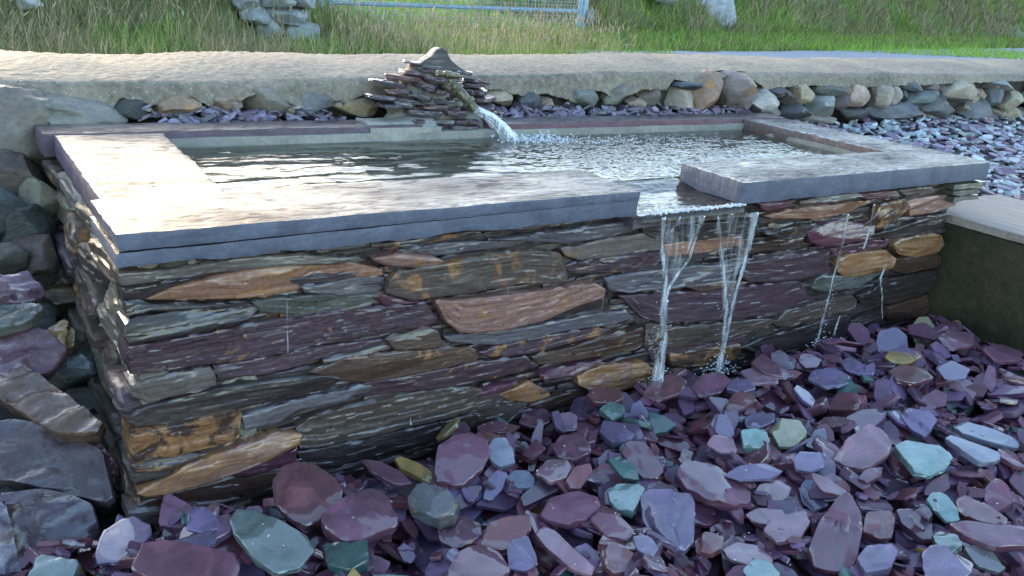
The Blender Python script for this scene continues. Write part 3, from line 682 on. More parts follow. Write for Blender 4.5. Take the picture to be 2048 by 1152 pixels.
BOUL = [ # px, py, w, h px, colour, rust, y plane, angle
(18,275,175,150,(.17,.155,.12),.1,1.12,0),(150,228,150,66,(.2,.2,.17),.1,1.14,0),(268,222,88,38,(.05,.065,.055),.1,1.17,-8),(362,215,84,40,(.3,.2,.11),.35,1.17,14),
(456,208,64,26,(.3,.22,.13),.3,1.18,0),(545,210,95,52,(.2,.18,.13),.1,1.17,-12),(635,207,58,38,(.14,.15,.16),.1,1.18,0),(715,215,90,40,(.3,.25,.15),.3,1.18,4),
(1012,197,62,28,(.34,.28,.18),.3,1.18,-6),(1066,204,44,34,(.07,.085,.105),0,1.17,0),(1177,197,55,36,(.16,.19,.18),.15,1.17,0),(1238,194,50,34,(.2,.21,.17),.1,1.18,30),
(1303,197,50,34,(.16,.13,.11),.2,1.18,0),(1375,172,75,16,(.05,.07,.09),0,1.16,-4),(1372,200,64,44,(.36,.32,.26),.4,1.17,-30),(1428,190,76,62,(.3,.19,.12),.45,1.14,25),
(1492,185,84,66,(.24,.2,.19),.35,1.12,-28),(1540,210,58,48,(.42,.41,.38),.05,1.13,8),(1560,184,64,18,(.07,.06,.07),0,1.17,0),(1583,200,32,26,(.13,.12,.1),.1,1.17,0),
(1612,190,40,36,(.42,.36,.22),.1,1.15,15),(1598,225,70,32,(.08,.09,.1),0,1.14,-4),(1658,216,58,38,(.3,.36,.36),.1,1.14,-12),(1664,182,66,24,(.13,.15,.14),.1,1.17,4),
(1692,204,46,26,(.12,.085,.09),0,1.16,6),(1724,196,56,40,(.42,.3,.23),.15,1.14,0),(1769,200,44,44,(.32,.29,.22),.1,1.15,10),(1794,198,32,38,(.34,.32,.27),.1,1.16,0),
(1850,198,86,30,(.12,.17,.18),.05,1.15,3),(1832,174,62,18,(.1,.12,.13),0,1.17,0),(1873,178,32,16,(.2,.16,.14),.1,1.17,0),(1934,188,96,36,(.4,.36,.26),.1,1.13,-2),
(2010,172,70,24,(.22,.27,.27),0,1.16,-3),(1999,196,44,32,(.13,.16,.18),0,1.15,10),(2036,204,52,38,(.4,.36,.24),.1,1.14,30),(1715,230,62,26,(.1,.1,.11),0,1.15,-4),
(1800,228,125,36,(.11,.13,.16),0,1.14,4),(1885,218,90,36,(.13,.15,.16),0,1.14,-3),(1972,222,92,34,(.14,.16,.18),0,1.14,-4),(2030,225,40,22,(.4,.36,.26),.1,1.14,0),
(1655,243,84,16,(.34,.33,.28),0,1.13,-3),(30,362,110,86,(.11,.085,.06),.1,1.02,-10),(88,400,66,66,(.2,.19,.12),.05,.95,0),(22,438,90,84,(.04,.055,.05),0,.9,20),(68,470,80,80,(.035,.045,.04),0,.85,-15),
(12,532,70,60,(.08,.08,.06),0,.75,0),(75,515,74,66,(.08,.05,.04),.2,.78,0),(2090,180,60,40,(.3,.28,.22),.1,1.15,0),(2110,215,70,40,(.15,.17,.18),0,1.15,0)]
_b = random.Random(77)
for i in range(48):
    right = i < 32; u = _b.uniform(1530, 2060) if right else _b.uniform(210, 1340)
    if not right and 740 < u < 1010: continue
    BOUL.append((u, _b.uniform(178, 238) if right else _b.uniform(200, 222), _b.uniform(22, 46), _b.uniform(12, 24), _b.choice([(.3, .25, .18), (.14, .15, .16), (.24, .2, .16), (.1, .11, .12), (.2, .17, .15), (.34, .3, .24)]), _b.choice([0, .1, .35]), 1.185, _b.uniform(-25, 25)))
for k, (px, py, w_, h_, c, rust, yp, an) in enumerate(BOUL):
    p = on(1, yp, px, py); dist = (p-CAM)@CF; W = w_*dist/FPX*1.08/math.cos(YAW*.55); Hh = h_*dist/FPX*1.12
    V, F = boulder(W*1.04, max(.1, min(W, .2)), Hh*1.08, k+1, 3.6 if px > 1300 else 2.8, 10 if px > 1300 else 6, 20 if w_ < 100 else 30, math.radians(an)); pl = np.array(wall.location)
    dd = max(.1, min(W, .2)); me = mesh("boulder", V, F, 32)
    obj("boulder", me, M_boulder, wall, loc=tuple(p+np.array((0, dd*.28, 0))-pl), col=tuple((.72*q+.28*sum(c)/3)*m_ for q, m_ in zip(c, (.86, .8, .76)))+(rust,))
# ================================================================== SLATE PIECES
def smooth_outline(P, M=26, jit=.03, rs=random):
    P = np.array(P, float); n = len(P); Q = []
    for i in range(n):                                   # cut the corners a little
        a, b, c = P[i-1], P[i], P[(i+1) % n]; Q += [b+(a-b)*.09, b+(c-b)*.09]
    Q = np.array(Q); m = len(Q); seg = np.linalg.norm(np.roll(Q, -1, 0)-Q, axis=1); cntp = np.ones(m, int)
    if M > m:
        while cntp.sum() < M: cntp[np.argmax(seg/cntp)] += 1
    out = np.array([Q[i]+(Q[(i+1) % m]-Q[i])*j/cntp[i] for i in range(m) for j in range(cntp[i])])
    if len(out) > M: out = out[np.linspace(0, len(out)-1, M).astype(int)]
    c = out.mean(0); s = np.abs(out-c).max(); sd = rs.random()*99
    for i in range(M):
        d = out[i]-c; out[i] = c+d*(1+jit*nz(i*18/M, sd)+jit*.5*nz(i*50/M, sd))
    return out
def slab_mesh(P, th, seed, M=26, hi=True, rough=0.):
    """a broken flat piece: outline in metres in its own plane, thickness, cleavage steps on top"""
    rs = random.Random(seed); N = 6 if hi else 0
    if rough: N = 10
    if N: M = 8*N
    O = smooth_outline(P, M, .03, rs); M = len(O); c = O.mean(0); size = np.abs(O-c).max()
    a = rs.uniform(0, 6.28); dv = np.array((math.cos(a), math.sin(a))); off = rs.uniform(.15, .8)*size; stp = rs.choice([0, .12, .2, .3, .38])*th if hi else 0
    a2 = a+rs.uniform(1.5, 4.5); dv2 = np.array((math.cos(a2), math.sin(a2))); off2 = rs.uniform(.45, .9)*size; stp2 = rs.choice([0, .15, .3])*th if hi else 0
    wed = rs.uniform(-.25, .25)*th/size; ww = rs.uniform(-.25, .25)*th/size; V = []; F = []
    def ztop(p):
        q = p-c; z = th/2+wed*q[0]+ww*q[1]+.07*th*nz(q[0]/size*1.7+seed, q[1]/size*1.7)+.02*th*nz(q[0]/size*5, q[1]/size*5, seed)+(rough*fbm(q[0]*14+seed, q[1]*30, seed, 4) if rough else 0)
        if stp:
            k = q@dv+.16*size*nz(q[0]/size*3+seed, q[1]/size*3, 5)+.07*size*nz(q[0]/size*8, q[1]/size*8, seed)
            z -= stp*min(1, max(0, (k-off)/(.07*size)+.5))
        if stp2:
            k = q@dv2+.14*size*nz(q[0]/size*4, q[1]/size*4+seed, 8); z -= stp2*min(1, max(0, (k-off2)/(.07*size)+.5))
        return z
    if N:
        idx = {}; rim = [None]*M
        for i in range(-N, N+1):
            for j in range(-N, N+1):
                k = max(abs(i), abs(j)); idx[i, j] = len(V)
                if k == 0: V.append((*c, ztop(c))); continue
                if i == k: s = j+k
                elif j == k: s = 2*k+(k-i)
                elif i == -k: s = 4*k+(k-j)
                else: s = 6*k+(i+k)
                u = (s/(8*k)*M) % M; m = int(u) % M; fr_ = u-int(u); o = O[m]*(1-fr_)+O[(m+1) % M]*fr_; f = (1-(1-k/N)**1.35)*.965; q = c+(o-c)*f
                if k == N: rim[int(round(u)) % M] = len(V)
                V.append((*q, ztop(q)))
        for i in range(-N, N):
            for j in range(-N, N): F.append((idx[i, j], idx[i+1, j], idx[i+1, j+1], idx[i, j+1]))
    else:
        V.append((*c, ztop(c)))
        for f in (.6, .95):
            for p in O: q = c+(p-c)*f; V.append((*q, ztop(q)))
        for i in range(M): F.append((0, 1+i, 1+(i+1) % M)); F.append((1+i, 1+M+i, 1+M+(i+1) % M, 1+(i+1) % M))
        rim = [1+M+i for i in range(M)]
    side = [(.997, -.10), (1.0, -.22), (.985, -.42), (1.0, -.6), (.975, -.8), (.96, -1.)] if hi else [(1., -.15), (1., -.8)]
    prev = rim
    for f, zz in side:
        cur = []
        for i, p in enumerate(O):
            ff = f+((.035*nz(i*24/M+seed, zz*9)) if hi else .02*nz(i+seed, zz)); q = c+(p-c)*ff; zt = ztop(c+(p-c)*.965)
            cur.append(len(V)); V.append((*q, zt+(zz*(th/2+zt))*(1 if zz > -1 else .98)))
        for i in range(M): F.append((prev[i], cur[i], cur[(i+1) % M], prev[(i+1) % M]))
        prev = cur
    F.append(tuple(reversed(prev)))
    return V, F
def rand_outline(rs, elong=None, n=None):
    n = n or rs.choice([4, 5, 5, 6, 6, 7]); e = elong or rs.uniform(.38, .85); ph = rs.random()*6.28; P = []
    for i in range(n):
        a = ph+2*math.pi*(i+rs.uniform(-.28, .28))/n; r = rs.uniform(.78, 1.15); P.append((r*math.cos(a), r*e*math.sin(a)))
    return np.array(P)
PLUM = [(.14, .04, .07), (.12, .036, .065), (.155, .042, .06), (.13, .055, .10), (.105, .042, .08), (.165, .045, .055), (.14, .07, .13), (.09, .036, .06), (.18, .07, .105)]
CN = {'P': ((.13, .04, .065), 'plum'), 'M': ((.15, .045, .05), 'maroon'), 'V': ((.15, .095, .17), 'violet'), 'K': ((.24, .11, .14), 'pinkish'), 'T': ((.18, .245, .23), 'turquoise'), 'G': ((.1, .15, .13), 'green'), 'D': ((.035, .075, .07), 'dark green'),
      'O': ((.3, .17, .05), 'ochre'), 'R': ((.11, .095, .10), 'grey'), 'L': ((.2, .175, .225), 'pale grey'), 'W': ((.3, .26, .15), 'tan'), 'Y': ((.1, .108, .1), 'grey green')}

# ---- height field over the bed in front of the trough
HX0, HX1, HY0, HY1, CELL = -.55, 3.05, -1.45, .12, .006
NX, NY = int((HX1-HX0)/CELL), int((HY1-HY0)/CELL)
GX = HX0+(np.arange(NX)+.5)*CELL; GY = HY0+(np.arange(NY)+.5)*CELL
HF = np.full((NY, NX), -.075); OWN = np.full((NY, NX), -1)
HF[GY > .022, :] = np.where((GX > -.02) & (GX < 2.99), 1.0, -.075)   # the trough wall itself
HF[:, GX > 2.975] = 1.0
def cells(W2):
    """grid cells inside the plan outline"""
    i0, i1 = max(0, int((W2[:, 0].min()-HX0)/CELL)), min(NX, int((W2[:, 0].max()-HX0)/CELL)+2); j0, j1 = max(0, int((W2[:, 1].min()-HY0)/CELL)), min(NY, int((W2[:, 1].max()-HY0)/CELL)+2)
    if i1-i0 < 1 or j1-j0 < 1: return None
    xg, yg = np.meshgrid(GX[i0:i1], GY[j0:j1]); ins = np.zeros(xg.shape, bool); n = len(W2)
    for k in range(n):
        (ax, ay), (bx, by) = W2[k], W2[(k+1) % n]
        if ay == by: continue
        ins ^= ((ay > yg) != (by > yg)) & (xg < (bx-ax)*(yg-ay)/(by-ay)+ax)
    return (j0, j1, i0, i1, xg, yg, ins) if ins.sum() > 3 else None
def frame(n, spin):
    n = n/np.linalg.norm(n); u = np.cross((0, 1, 0), n); u /= np.linalg.norm(u); v = np.cross(n, u)
    return math.cos(spin)*u+math.sin(spin)*v, -math.sin(spin)*u+math.cos(spin)*v, n
PIECES = []
def settle(O, th, x, y, n, spin, q=.86, wallcap=.5, sink=0.):
    """lower a piece of outline O onto what lies below; returns centre z and books it"""
    u, v, n = frame(n, spin); W3 = O[:, :1]*u+O[:, 1:]*v; c = cells(W3[:, :2]+(x, y))
    if c is None: return None
    j0, j1, i0, i1, xg, yg, ins = c; H = HF[j0:j1, i0:i1]; free = ins & (H < .5)
    if free.sum() < ins.sum()*.93: return None
    a, b = -n[0]/n[2], -n[1]/n[2]; pl = a*(xg-x)+b*(yg-y); tz = th/2/n[2]
    z = np.quantile((H-pl)[free], q)+tz-sink
    return z, (j0, j1, i0, i1, free, z+pl+tz)
def book(bk, pid):
    j0, j1, i0, i1, free, top = bk; H = HF[j0:j1, i0:i1]; m = free & (top > H); H[m] = top[m]; OWN[j0:j1, i0:i1][m] = pid
def slope(x, y, r):
    i0, i1 = max(0, int((x-r-HX0)/CELL)), min(NX, int((x+r-HX0)/CELL)+1); j0, j1 = max(0, int((y-r-HY0)/CELL)), min(NY, int((y+r-HY0)/CELL)+1)
    H = HF[j0:j1, i0:i1]; m = H < .5
    if m.sum() < 8: return 0, 0
    xg, yg = np.meshgrid(GX[i0:i1], GY[j0:j1]); A = np.c_[xg[m]-x, yg[m]-y, np.ones(m.sum())]; s = np.linalg.lstsq(A, H[m], rcond=None)[0]
    return float(np.clip(s[0], -.5, .5)), float(np.clip(s[1], -.5, .5))
def in_view(x, y, m=60):
    u, v = proj((x, y, 0)); return -m < u < 2048+m and 500 < v < 1152+m*2
LIB = []; lr = random.Random(11)
for k in range(44):
    P = rand_outline(lr)*.05; th = .1*lr.uniform(.07, .2); LIB.append((P, th, k))
LIBM = {}
def drop_layer(count, rs, smin, smax, tiltsd, q, floor=None):
    k = 0; tries = 0
    while k < count and tries < count*12:
        tries += 1; x, y = rs.uniform(HX0+.05, HX1-.07), rs.uniform(HY0+.05, .02)
        if not in_view(x, y): continue
        li = rs.randrange(len(LIB)); P, th, _ = LIB[li]; d = np.linalg.norm(np.array((x, y))-CAM[:2]); s = rs.uniform(smin, smax); spin = rs.random()*6.28
        sx, sy = slope(x, y, .05*s); n = np.array((-sx*.7+rs.gauss(0, tiltsd), -sy*.7+rs.gauss(0, tiltsd)-.06, 1.)); sz = s*rs.uniform(.7, 1.25)
        r = settle(P*s, th*sz, x, y, n, spin, q)
        if not r: continue
        z, bk = r
        if z > (.055 if floor is None else floor): continue
        pid = len(PIECES); book(bk, pid); r_ = rs.random(); c = rs.choice(PLUM) if r_ < .94 else (CN[rs.choice('RRRGDDYY')][0] if r_ < .99 else CN['O'][0])
        j = rs.uniform(.8, 1.2); cn = 'plum'
        if r_ >= .94: cn = min(CN, key=lambda q_: sum(abs(CN[q_][0][i]-c[i]) for i in range(3))); cn = CN[cn][1]
        elif c[2] > .095: cn = 'violet'
        elif c[0] > .145: cn = 'maroon'
        PIECES.append(dict(lib=li, s=s, sz=sz, x=x, y=y, z=z, n=n, spin=spin, c=(c[0]*j*.8, c[1]*j*.98, c[2]*j*1.03), cn=cn, th=th*sz, P=P*s)); k += 1
pr = random.Random(21)
drop_layer(420, pr, 1., 1.7, .18, .8)
drop_layer(560, pr, .75, 1.45, .26, .82)
drop_layer(330, pr, .5, 1.15, .32, .84, .06)
drop_layer(650, pr, .26, .55, .34, .7, .05)

# ---- pieces traced one by one: colour key, thickness mm, label words, outline in pixels
TR = [
('M',22,"big smooth rounded maroon slate against the foot of the left wall end","545,965 565,935 600,925 640,940 670,960 686,985 680,1015 640,1045 608,1055 575,1040 550,1010"),
('Y',20,"two toned slate, grey green behind and plum in front, bottom left","458,1040 475,1020 510,1022 560,1045 612,1075 628,1105 600,1140 550,1152 510,1125 470,1075"),
('P',32,"thick square cornered plum block beside the big rounded maroon slate","640,1045 660,1020 735,980 765,985 798,1040 790,1060 720,1090 690,1095 650,1070"),
('V',10,"broad lilac slate with a dark stripe, leftmost in the bed","190,1110 205,1065 240,1040 265,1032 300,1050 303,1070 280,1100 235,1130 195,1130"),
('M',8,"narrow maroon slate standing upright near the wall corner","320,1092 330,1035 360,1035 362,1050 352,1095"),
('V',8,"lilac slate leaning against the foot of the wall's left corner","372,1060 378,1020 410,1012 445,1050 440,1060 400,1068"),
('V',8,"blue violet slate beside the narrow upright maroon slate","355,1110 375,1075 420,1058 435,1080 405,1110"),
('P',26,"very large plum slate with broken left end at the bottom left edge","262,1150 285,1100 320,1092 400,1098 470,1112 480,1135 470,1165 300,1170"),
('D',24,"dark green stone half buried right of the two toned slate","645,1085 700,1095 735,1090 740,1130 700,1150 655,1135"),
('P',24,"large layered plum slate with a cracked step, below the ridged wall stone","868,950 875,900 905,878 940,868 975,880 980,910 965,940 930,972 905,978 875,970"),
('L',20,"small pale rounded slate touching the large layered plum slate","973,900 985,880 1010,878 1025,905 1030,930 1000,938 980,925"),
('O',14,"long ochre sliver of stone lying near the wall foot","788,922 800,918 840,932 865,950 868,968 845,962 800,940"),
('P',10,"long thin plum slate left of the ochre sliver","722,920 760,925 800,945 825,970 790,972 740,945"),
('R',34,"rough grey layered block among the plum slates","815,1005 835,975 860,970 900,990 920,1015 910,1040 880,1052 850,1040 820,1025"),
('P',12,"roundish plum slate just below the rough grey block","873,1065 890,1045 930,1035 960,1048 965,1070 945,1090 910,1098 880,1085"),
('M',12,"large fan shaped maroon slate right of the rough grey block","960,1090 975,1050 1010,1035 1060,1030 1062,1060 1045,1080 1010,1105 975,1100"),
('V',14,"lilac slate standing tilted below the fan shaped maroon slate","1014,1100 1025,1080 1055,1070 1072,1110 1075,1130 1050,1145 1018,1140"),
('P',22,"broad plum slate cut off by the bottom edge, left of centre","890,1150 915,1110 960,1090 1000,1108 1022,1145 1000,1168 900,1168"),
('K',18,"long pinkish slate pointing down to the right at bottom centre","1068,1070 1085,1057 1110,1065 1150,1105 1190,1135 1185,1152 1140,1140 1090,1100"),
('P',22,"wide flat plum slate left of the turquoise stone","1078,1030 1100,1000 1150,985 1195,1000 1200,1020 1175,1048 1130,1052 1090,1040"),
('M',22,"angular maroon lump at the bottom, left of the big lilac slab","1200,1105 1225,1088 1245,1100 1268,1110 1250,1145 1225,1152 1205,1130"),
('T',22,"bright turquoise stone in the middle of the slate bed","1215,985 1235,970 1270,972 1290,985 1278,1010 1265,1032 1230,1020 1218,1005"),
('V',38,"big squarish lilac slab leaning up beside the turquoise stone","1280,1000 1300,985 1380,990 1392,1010 1388,1080 1370,1105 1345,1110 1310,1080 1285,1045"),
('P',12,"pointed plum slate below the turquoise stone","1178,1040 1195,1025 1240,1035 1270,1065 1255,1085 1210,1075"),
('V',14,"small violet slate under the left edge of the big lilac slab","1265,1080 1280,1068 1305,1080 1318,1100 1305,1118 1275,1105"),
('P',14,"plum slate standing on edge close to the wall foot","1055,945 1065,870 1080,840 1088,850 1082,900 1068,945"),
('P',16,"dark rounded plum slate propped against the wet wall","1028,840 1040,815 1065,808 1090,820 1092,840 1060,850"),
('P',18,"oval plum slate right of the slate standing on edge","1103,895 1120,878 1160,875 1180,888 1182,908 1150,922 1115,915"),
('P',18,"smooth plum slate sloping down right, above the turquoise stone","1240,905 1255,882 1285,885 1310,915 1328,945 1315,962 1285,962 1260,935"),
('K',14,"pinkish lilac slate in front of the oval plum slate","1070,945 1095,918 1130,920 1143,940 1130,960 1100,968"),
('M',14,"red brown slate right of the pinkish lilac slate","1130,965 1150,935 1180,928 1185,945 1160,980 1140,982"),
('L',14,"pale blue grey dome shaped slate left of the pinkish lilac slate","1010,960 1030,945 1055,943 1070,960 1068,978 1030,980"),
('V',10,"slender lilac slate left of the pale dome shaped slate","965,1000 975,960 995,940 1015,948 1005,980 985,1002"),
('V',20,"grey violet block with ridged top near the first fall","1198,870 1205,845 1240,850 1270,868 1260,885 1225,892"),
('G',18,"small dark green stone with gold flecks near the wall","1197,825 1220,807 1248,812 1250,828 1225,842"),
('M',16,"maroon slate lying against the wall left of the first fall","1173,795 1190,778 1245,782 1247,800 1225,812 1185,808"),
('M',12,"reddish slate on which the left fall of water lands","1283,790 1300,765 1345,748 1375,765 1360,790 1320,803"),
('V',8,"upright violet slate in front of the left fall","1255,850 1262,810 1280,800 1300,830 1308,865 1290,880"),
('D',14,"dark teal wedge below the left fall","1295,825 1330,835 1355,852 1330,868 1305,870"),
('D',16,"dark green rough stone above the turquoise stone","1215,925 1240,915 1275,940 1278,962 1245,958"),
('P',30,"long thick plum slab with a pale broken edge, right of centre","1348,955 1365,930 1420,935 1470,955 1502,985 1500,1005 1470,1018 1420,1005 1370,980"),
('K',8,"pink oval slate lying flat right of the long thick plum slab","1503,990 1520,968 1555,960 1583,975 1575,998 1545,1012 1515,1008"),
('V',10,"long violet slate above the pink oval slate","1448,950 1480,932 1530,928 1565,945 1540,960 1480,962"),
('K',30,"large mauve slab with rippled face, left of the green oval stone","1665,920 1690,885 1740,852 1765,865 1783,890 1775,915 1740,938 1715,942 1680,930"),
('T',24,"pale green oval stone on the right of the slate bed","1785,900 1810,888 1850,895 1895,900 1905,920 1890,940 1860,952 1830,950 1808,925"),
('P',60,"huge upright plum slab with white striped edge near the bottom right","1612,1110 1635,1050 1670,1000 1695,985 1720,1020 1725,1050 1715,1120 1700,1145 1665,1150 1625,1140"),
('T',26,"small white and teal banded block","1480,865 1530,860 1540,890 1520,902 1485,900"),
('W',26,"tan and brown cubic stone right of the teal banded block","1538,860 1560,842 1600,850 1615,875 1590,895 1555,892"),
('V',14,"blue violet slate in front of the tan cubic stone","1585,920 1600,905 1640,910 1650,935 1620,946 1590,940"),
('L',12,"pale slate pointing up behind the large mauve slab","1610,895 1630,860 1650,858 1655,880 1635,905"),
('V',16,"violet slate standing on its side below the mauve slab","1598,975 1610,958 1630,962 1650,990 1655,1015 1630,1025 1605,1005"),
('K',8,"thin pinkish slate lying over the violet one left of the upright slab","1622,945 1650,955 1695,985 1680,993 1645,985 1628,965"),
('M',14,"narrow maroon slate on end left of the green oval stone","1768,940 1775,910 1790,915 1805,950 1795,980 1778,985"),
('P',14,"small plum slate below the large mauve slab","1715,960 1730,942 1765,935 1762,955 1735,968"),
('D',26,"rounded dark green pebble in the middle right of the bed","1672,790 1685,768 1700,762 1718,780 1712,800 1690,812"),
('L',20,"long pale grey bar of slate near the right edge","1902,855 1925,848 1990,865 2038,885 2035,900 1985,890 1920,872"),
('L',18,"white streaked rough slate just below the long pale bar","1888,880 1900,872 1950,890 2000,910 1998,925 1960,932 1920,905"),
('T',16,"narrow turquoise stone lower right","1852,1000 1865,985 1890,992 1915,1020 1920,1040 1895,1045 1870,1025"),
('M',20,"reddish slate right of the narrow turquoise stone","1910,1005 1930,990 1970,1010 2015,1045 2010,1060 1960,1052 1920,1030"),
('P',24,"long thick plum slate at the right edge near the bottom","1895,1055 1930,1050 2000,1060 2048,1068 2060,1095 1990,1098 1930,1078"),
('D',20,"dark teal lump below the narrow turquoise stone","1863,1070 1880,1060 1915,1075 1925,1100 1900,1112 1870,1095"),
('V',16,"large lilac slate cut off by the bottom edge, lower right","1842,1110 1860,1092 1890,1092 1915,1120 1940,1150 1920,1168 1850,1160"),
('R',14,"grey slate slanting down right in the bottom right corner","1925,1100 1945,1093 1990,1110 2012,1140 1995,1148 1950,1135"),
('P',16,"plum slate with a pale edge left of the narrow turquoise stone","1790,1020 1830,1018 1862,1045 1865,1085 1840,1085 1800,1050"),
('M',20,"maroon slate right of the huge upright slab","1722,1070 1730,1030 1780,1025 1790,1040 1785,1075 1760,1080"),
('V',24,"faceted violet block right of the upright slab's foot","1712,1120 1735,1092 1780,1092 1795,1110 1780,1145 1730,1152"),
('K',16,"pinkish slate with broken front edge left of the upright slab","1525,1065 1545,1040 1610,1025 1620,1050 1600,1080 1555,1088"),
('P',10,"plum slate overlapping the pinkish slate with broken edge","1490,1030 1510,1018 1565,1020 1572,1040 1545,1055 1505,1045"),
('K',10,"wide lilac pink slate at the bottom, right of the big lilac slab","1443,1100 1470,1085 1510,1090 1545,1115 1545,1135 1500,1135 1455,1120"),
('T',10,"pale blue slate at the bottom edge left of the upright slab","1485,1140 1510,1118 1540,1128 1562,1155 1500,1165"),
('M',18,"maroon chunk right of the big lilac slab","1388,1085 1410,1070 1448,1078 1445,1100 1420,1112 1392,1105"),
('V',26,"lilac and plum block near the far end of the wall foot","1745,705 1755,665 1790,655 1812,675 1815,700 1790,722 1760,725"),
('W',34,"rounded tan boulder at the far right end of the wall foot","1818,660 1835,640 1855,640 1872,665 1860,690 1830,688"),
('O',10,"flat ochre stone in front of the rounded tan boulder","1768,715 1785,700 1830,702 1845,712 1820,728 1785,728"),
('M',16,"maroon slate in front of the flat ochre stone","1775,745 1800,730 1850,738 1868,760 1830,772 1790,765"),
('V',12,"lilac slate in front of the wall foot, left of the lilac and plum block","1615,760 1625,740 1670,738 1700,755 1695,772 1650,778"),
('V',8,"violet slate behind the rounded dark green pebble","1680,725 1700,712 1740,735 1748,752 1720,752 1690,742"),
('K',18,"pinkish faceted slate right of centre near the right edge","1895,775 1905,757 1940,760 1955,780 1945,803 1915,798"),
('V',20,"violet notched block between the green oval stone and the dark pebble","1800,830 1815,817 1860,825 1875,845 1850,880 1820,860"),
('M',16,"maroon slate behind the teal banded block","1450,810 1470,788 1505,790 1510,808 1480,822 1455,822"),
('V',8,"blue violet slate behind the teal banded block's right side","1488,840 1500,828 1550,826 1548,845 1520,858 1492,855"),
('V',12,"violet slate standing up left of the teal banded block","1420,850 1430,828 1455,830 1470,870 1460,880 1435,872"),
('K',10,"pinkish slate left of the teal banded block","1412,892 1425,872 1465,875 1475,905 1445,908"),
('P',18,"large flat plum slate near the foot of the stone ledge","1870,680 1900,662 1950,670 1945,695 1900,700"),
('P',14,"plum slate between the tan boulder and the stone ledge","1875,650 1905,645 1930,655 1910,668 1880,665"),
('P',16,"broad plum slate at the far right below the ledge","1960,700 2000,690 2045,705 2040,725 1990,728"),
('V',10,"violet slate right of the maroon slate near the ochre stone","1870,735 1900,722 1940,740 1930,760 1890,760"),
('P',16,"plum slate left of the faceted pinkish slate","1840,800 1870,780 1895,790 1890,815 1855,820"),
('P',14,"dark plum slate under the right fall","1380,775 1400,752 1440,745 1462,765 1440,790 1400,795"),
('V',12,"violet slate right of the right fall","1450,780 1470,755 1500,760 1512,780 1480,790"),
('K',12,"reddish pink slate behind the maroon one right of the falls","1478,745 1520,735 1560,745 1555,768 1500,770"),
('P',16,"plum slate leaning on the dark foot of the wall right of the falls","1500,730 1520,712 1560,735 1590,752 1570,758 1530,750"),
]
tr = random.Random(5); nT0 = len(PIECES)
for (ck, th, lab, s) in TR:
    px = np.array([tuple(map(float, q.split(','))) for q in s.split()]); cu, cv = px.mean(0); wpx = np.ptp(px[:, 0]); hpx = np.ptp(px[:, 1])
    z = .03; th = th/1000*.95; best = None
    for it in range(3):
        p = on(2, z, cu, cv); d = p-CAM; dist = np.linalg.norm(d); g = math.asin(-d[2]/dist); hd = -d[:2]/np.linalg.norm(d[:2])
        if it == 0:
            r0 = hpx/max(1, wpx); want = min(1.35 if r0 > .8 else 1.0, .95+.3*r0)*wpx if r0 < 1.3 else hpx*.95
            sn = min(.97, hpx/want) if want > 0 else .6; tau = max(math.radians(6), math.asin(sn)-g); tau = min(tau, math.radians(52)); yawj = tr.uniform(-.5, .5)
        a = math.atan2(hd[1], hd[0])+yawj; n = np.array((math.cos(a)*math.sin(tau), math.sin(a)*math.sin(tau), math.cos(tau)))
        U_, V_, N_ = frame(n, 0); O = np.array([[(q-p)@U_, (q-p)@V_] for q in (onplane(p, N_, *e) for e in px)])
        r = settle(O, th, p[0], p[1], n, 0, .9 if tau < .5 else .8, sink=.004+.012*(tau > .5))
        if r is None:    # touches the wall: stand it free
            r = (.03+.01, None)
        z = min(r[0], .075)
    p = on(2, z, cu, cv); bk = None
    O = np.array([[(q-p)@U_, (q-p)@V_] for q in (onplane(p, N_, *e) for e in px)])
    c0 = O.mean(0); mxr = np.abs(O-c0).max()
    r = settle(O, th, p[0], p[1], n, 0, .9)
    pid = len(PIECES)
    if r:
        j0, j1, i0, i1, free, top = r[1]; book((j0, j1, i0, i1, free, top+(z-r[0])), pid)
    else:
        i, j = int((p[0]-HX0)/CELL), int((p[1]-HY0)/CELL); OWN[max(0, j-6):j+6, max(0, i-6):i+6] = pid
        if p[1] > -.02: p[1] -= .02
    c = CN[ck][0]; jj = tr.uniform(.88, 1.12)
    PIECES.append(dict(lib=None, O=O, th=th, x=p[0], y=p[1], z=z, n=n, spin=0, c=(c[0]*jj*.82, c[1]*jj*.98, c[2]*jj*.98), cn=CN[ck][1], lab=lab, rust=.5 if ck in 'O' else (.25 if ck in 'WR' else 0)))

